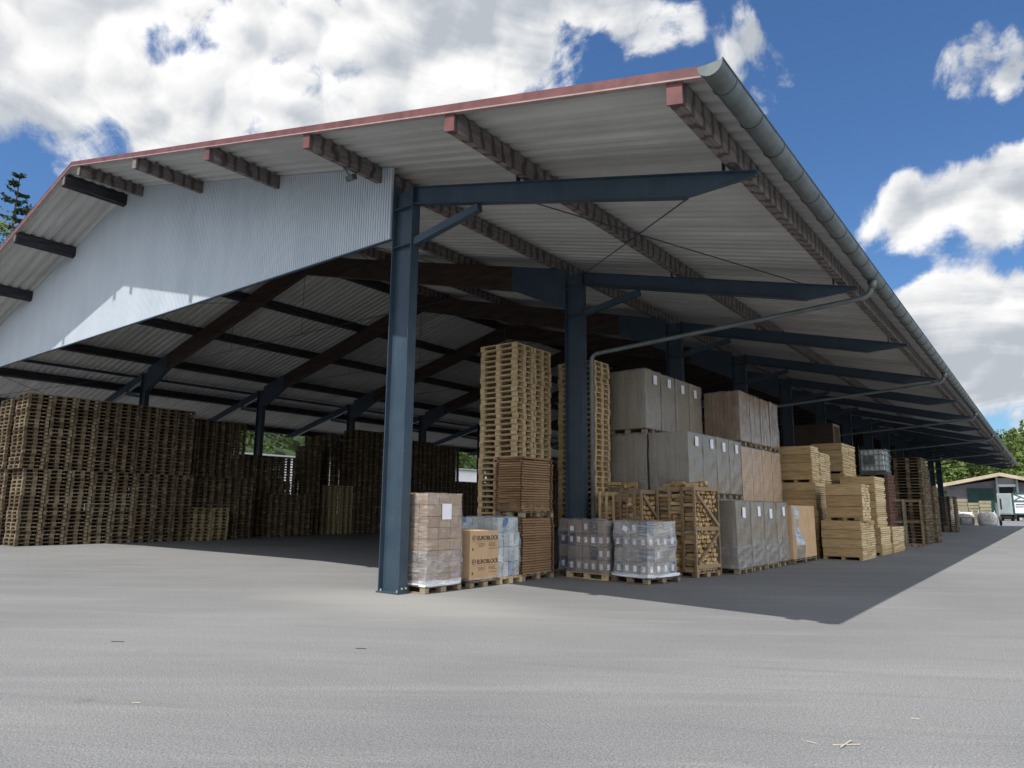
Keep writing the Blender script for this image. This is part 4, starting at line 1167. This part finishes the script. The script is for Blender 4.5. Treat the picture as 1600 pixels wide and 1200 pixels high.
# pale hall beyond the open left side
wh = empty('white_hall', (-52, 0, 0), 'low white walled hall glimpsed between the pallet stacks at the back', 'hall')
M['white_wall'] = simple('white plaster', (.8, .8, .8), .7, var=.05)
MB().box(-6, 6, 17, 60, 0, 5.95).build('wall', 'white_wall', wh)
MB().prism([(-6.4, 5.96), (6.4, 5.96), (6.4, 6.1), (-6.4, 6.1)], 'y', 16.6, 60.4).build('roof', 'pale_steel', wh)

# ------------------------------------------------------------------ trees and wooded slopes
def leaf_mat(name, c1, c2):
    m, nt, bs = material(name)
    g = nt.add('ShaderNodeNewGeometry'); 
    n = nt.noise(nt.add('ShaderNodeTexCoord').outputs['Object'], .55, 3)
    f = nt.math('ADD', nt.math('MULTIPLY', g.outputs['Random Per Island'], .7), nt.math('MULTIPLY', n, .4))
    nt.link(nt.mix(f, c1, c2), bs.inputs['Base Color']); bs.inputs['Roughness'].default_value = .7; bs.inputs['Specular IOR Level'].default_value = .25
    tl = nt.add('ShaderNodeBsdfTranslucent'); nt.link(nt.mix(f, c1, c2), tl.inputs[0])
    ad = nt.add('ShaderNodeMixShader'); ad.inputs[0].default_value = .3
    nt.link(bs.outputs[0], ad.inputs[1]); nt.link(tl.outputs[0], ad.inputs[2]); nt.link(ad.outputs[0], nt.n['Material Output'].inputs[0])
    return m
M['leaf'] = leaf_mat('broad leaves', (.028, .058, .013), (.095, .145, .036))
M['leaf_pale'] = leaf_mat('pale leaves', (.06, .10, .02), (.18, .24, .07))
M['needle'] = leaf_mat('spruce needles', (.012, .03, .016), (.045, .075, .035))
def leaf(mb, p, s, r):
    a = Vector((r.gauss(0, 1), r.gauss(0, 1), r.gauss(0, 1))).normalized(); b = a.cross(Vector((r.gauss(0, 1), r.gauss(0, 1), r.gauss(0, 1)))).normalized()
    a *= s; b *= s * .6; p = Vector(p)
    mb.quad(p - a, p - b * .9, p + a, p + b)
def crown(mb, c, R, H, n, s, r, clumps=22):
    cl = []
    for _ in range(clumps):
        u, v, w = r.gauss(0, .42), r.gauss(0, .42), r.uniform(-.5, .5)
        k = 1 - abs(w) * .7
        cl.append((Vector((c[0] + u * R * k * 1.3, c[1] + v * R * k * 1.3, c[2] + w * H)), R * r.uniform(.2, .42)))
    for _ in range(n):
        q, rad = r.choice(cl); d = Vector((r.gauss(0, 1), r.gauss(0, 1), r.gauss(0, .8))).normalized() * rad * r.uniform(.5, 1.05)
        leaf(mb, q + d, s * r.uniform(.6, 1.3), r)
def broadleaf(x, y, z, H, R, label, seed, mat='leaf', n=2600, s=.22):
    r = random.Random(seed); o = empty('tree', (x, y, z), label, 'tree')
    t = MB(); t.tube([(0, 0, -.5), (.1, .05, H * .3), (.05, -.1, H * .62)], [.3, .22, .1], 8)
    for _ in range(6):
        a = r.uniform(0, 6.28); h = r.uniform(.3, .55) * H
        t.tube([(0, 0, h), (math.cos(a) * R * .35, math.sin(a) * R * .35, h + .13 * H), (math.cos(a) * R * .7, math.sin(a) * R * .7, h + .2 * H)], [.13, .08, .03], 5)
    t.build('trunk', 'bark', o)
    m = MB(); crown(m, (0, 0, H * .63), R, H * .72, n, s, r); m.build('crown', mat, o)
def spruce(x, y, z, H, R, label, seed, dens=1.):
    r = random.Random(seed); o = empty('spruce_tree', (x, y, z), label, 'tree')
    t = MB(); t.tube([(0, 0, -1), (0, 0, H * .5), (0, 0, H * .97)], [.32, .2, .03], 8); m = MB()
    for k in range(int(30 * dens)):
        f = (k + .5) / (30 * dens); h = H * (.15 + .84 * f ** .9); L = R * (1 - f) ** .8 + .25
        for q in range(5):
            a = r.uniform(0, 6.28); l = L * r.uniform(.7, 1.1); tip = Vector((math.cos(a) * l, math.sin(a) * l, h + l * r.uniform(-.05, .28)))
            p0 = Vector((0, 0, h)); t.tube([p0, p0.lerp(tip, .5) - Vector((0, 0, l * .08)), tip], [.05, .03, .012], 4)
            for e in range(int(22 + l * 26)):
                u = r.uniform(.12, 1.0); p = p0.lerp(tip, u) - Vector((0, 0, l * .32 * u * (1 - u)))
                p += Vector((r.gauss(0, .1), r.gauss(0, .1), r.uniform(-.32, .06))) * (.45 + l * .28 * (1.1 - u))
                leaf(m, p, r.uniform(.06, .15), r)
    t.build('trunk', 'bark', o); m.build('crown', 'needle', o)
spruce(-47.2, 6.05, 0, 25.6, 4.2, 'spruce rising above the left end of the roof', 3)
broadleaf(-46.2, 3.2, 0, 20.5, 4.5, 'bushy pale tree in front of the spruce', 5, 'leaf_pale', 9000, .13)
broadleaf(-50.5, -1.0, 0, 19.5, 4.5, 'dark broadleaf tree left of the pale bushy tree', 8, 'leaf', 6000, .15)
# wooded hills: the slope is terrain, the wood on it reads as one mass
def hill(name, xs, ys, fz, label):
    mb = MB(); nx, ny = len(xs), len(ys)
    for y in ys:
        for x in xs: mb.v.append((x, y, fz(x, y)))
    for j in range(ny - 1):
        for i in range(nx - 1): a = j * nx + i; mb.f.append((a, a + 1, a + 1 + nx, a + nx))
    tag(mb.build(name, 'grass', smooth=True), label, None, None, 'structure')
fl_ = lambda x, y: -.3 + max(0., -x - 62) * .55
hill('hill', [-62 - 8 * i for i in range(12)], [-60 + 12 * i for i in range(22)], fl_, 'wooded slope rising behind the left side')
fr_ = lambda x, y: -.4 + max(0., y - 225) * .22 * (.6 + .4 * math.sin(x * .02 + 1.0)) if y > 225 else -.4
hill('hill', [-160 + 20 * i for i in range(22)], [215 + 14 * i for i in range(16)], fr_, 'wooded hill beyond the far hall')
def wood_mass(name, spots, fz, label, n, s, mats, seed, Hr=(9, 15)):
    r = random.Random(seed); mb = MB()
    for (x, y) in spots:
        H = r.uniform(*Hr); z = fz(x, y)
        mb.tube([(x, y, z - .5), (x, y, z + H * .6)], [.3, .12], 5, False)
        crown(mb, (x, y, z + H * .58), H * .33, H * .8, n, s, r, 9)
    tag(mb.build(name, mats), label, 'woods', None, 'stuff')
r = random.Random(11)
wood_mass('woods', [(r.uniform(-110, -64), r.uniform(-20, 130)) for _ in range(150)], fl_, 'broadleaf wood on the slope left of the shed', 330, .42, 'leaf', 21)
wood_mass('woods', [(r.uniform(-60, 60), r.uniform(228, 330)) for _ in range(190)], fr_, 'bright green wood on the hill beyond the far hall', 260, .75, 'leaf_pale', 22, (11, 17))

# ------------------------------------------------------------------ litter on the yard
def ground_at(px, py):
    d = r2 * ((px - 800) / F) - u2 * ((py - 600) / F) + f_; t = -CZ / d.z; return Vector((CX + d.x * t, CY + d.y * t, 0))
M['straw'] = simple('straw', (.46, .42, .33), .7, var=.1)
def sliver(px, py, L, ang, label, mat='straw', k=1):
    g = ground_at(px, py); mb = MB()
    for i in range(k):
        a = ang + i * .7; d = Vector((math.cos(a), math.sin(a), 0)) * L / 2; c = g + Vector((rnd(-.03, .03), rnd(-.03, .03), .006 + .006 * i)) if i else g + Vector((0, 0, .006))
        mb.bar(c - d, c + d, .008, .005)
    tag(mb.build('wood_splinter', mat), label, 'splinter')
sliver(1323, 1165, .20, .75, 'pale forked splinter lying on the asphalt near the front', k=2)
sliver(1268, 1161, .07, -.2, 'short pale splinter left of the forked one')
sliver(1430, 1124, .06, .1, 'short pale splinter alone on the right asphalt')
sliver(184, 1003, .16, .6, 'dark thin stick on the left asphalt', 'ink')
sliver(564, 1014, .12, .7, 'small dark stick on the asphalt below the corner column', 'ink')
sliver(213, 1099, .07, .6, 'tiny pale chip on the left asphalt')
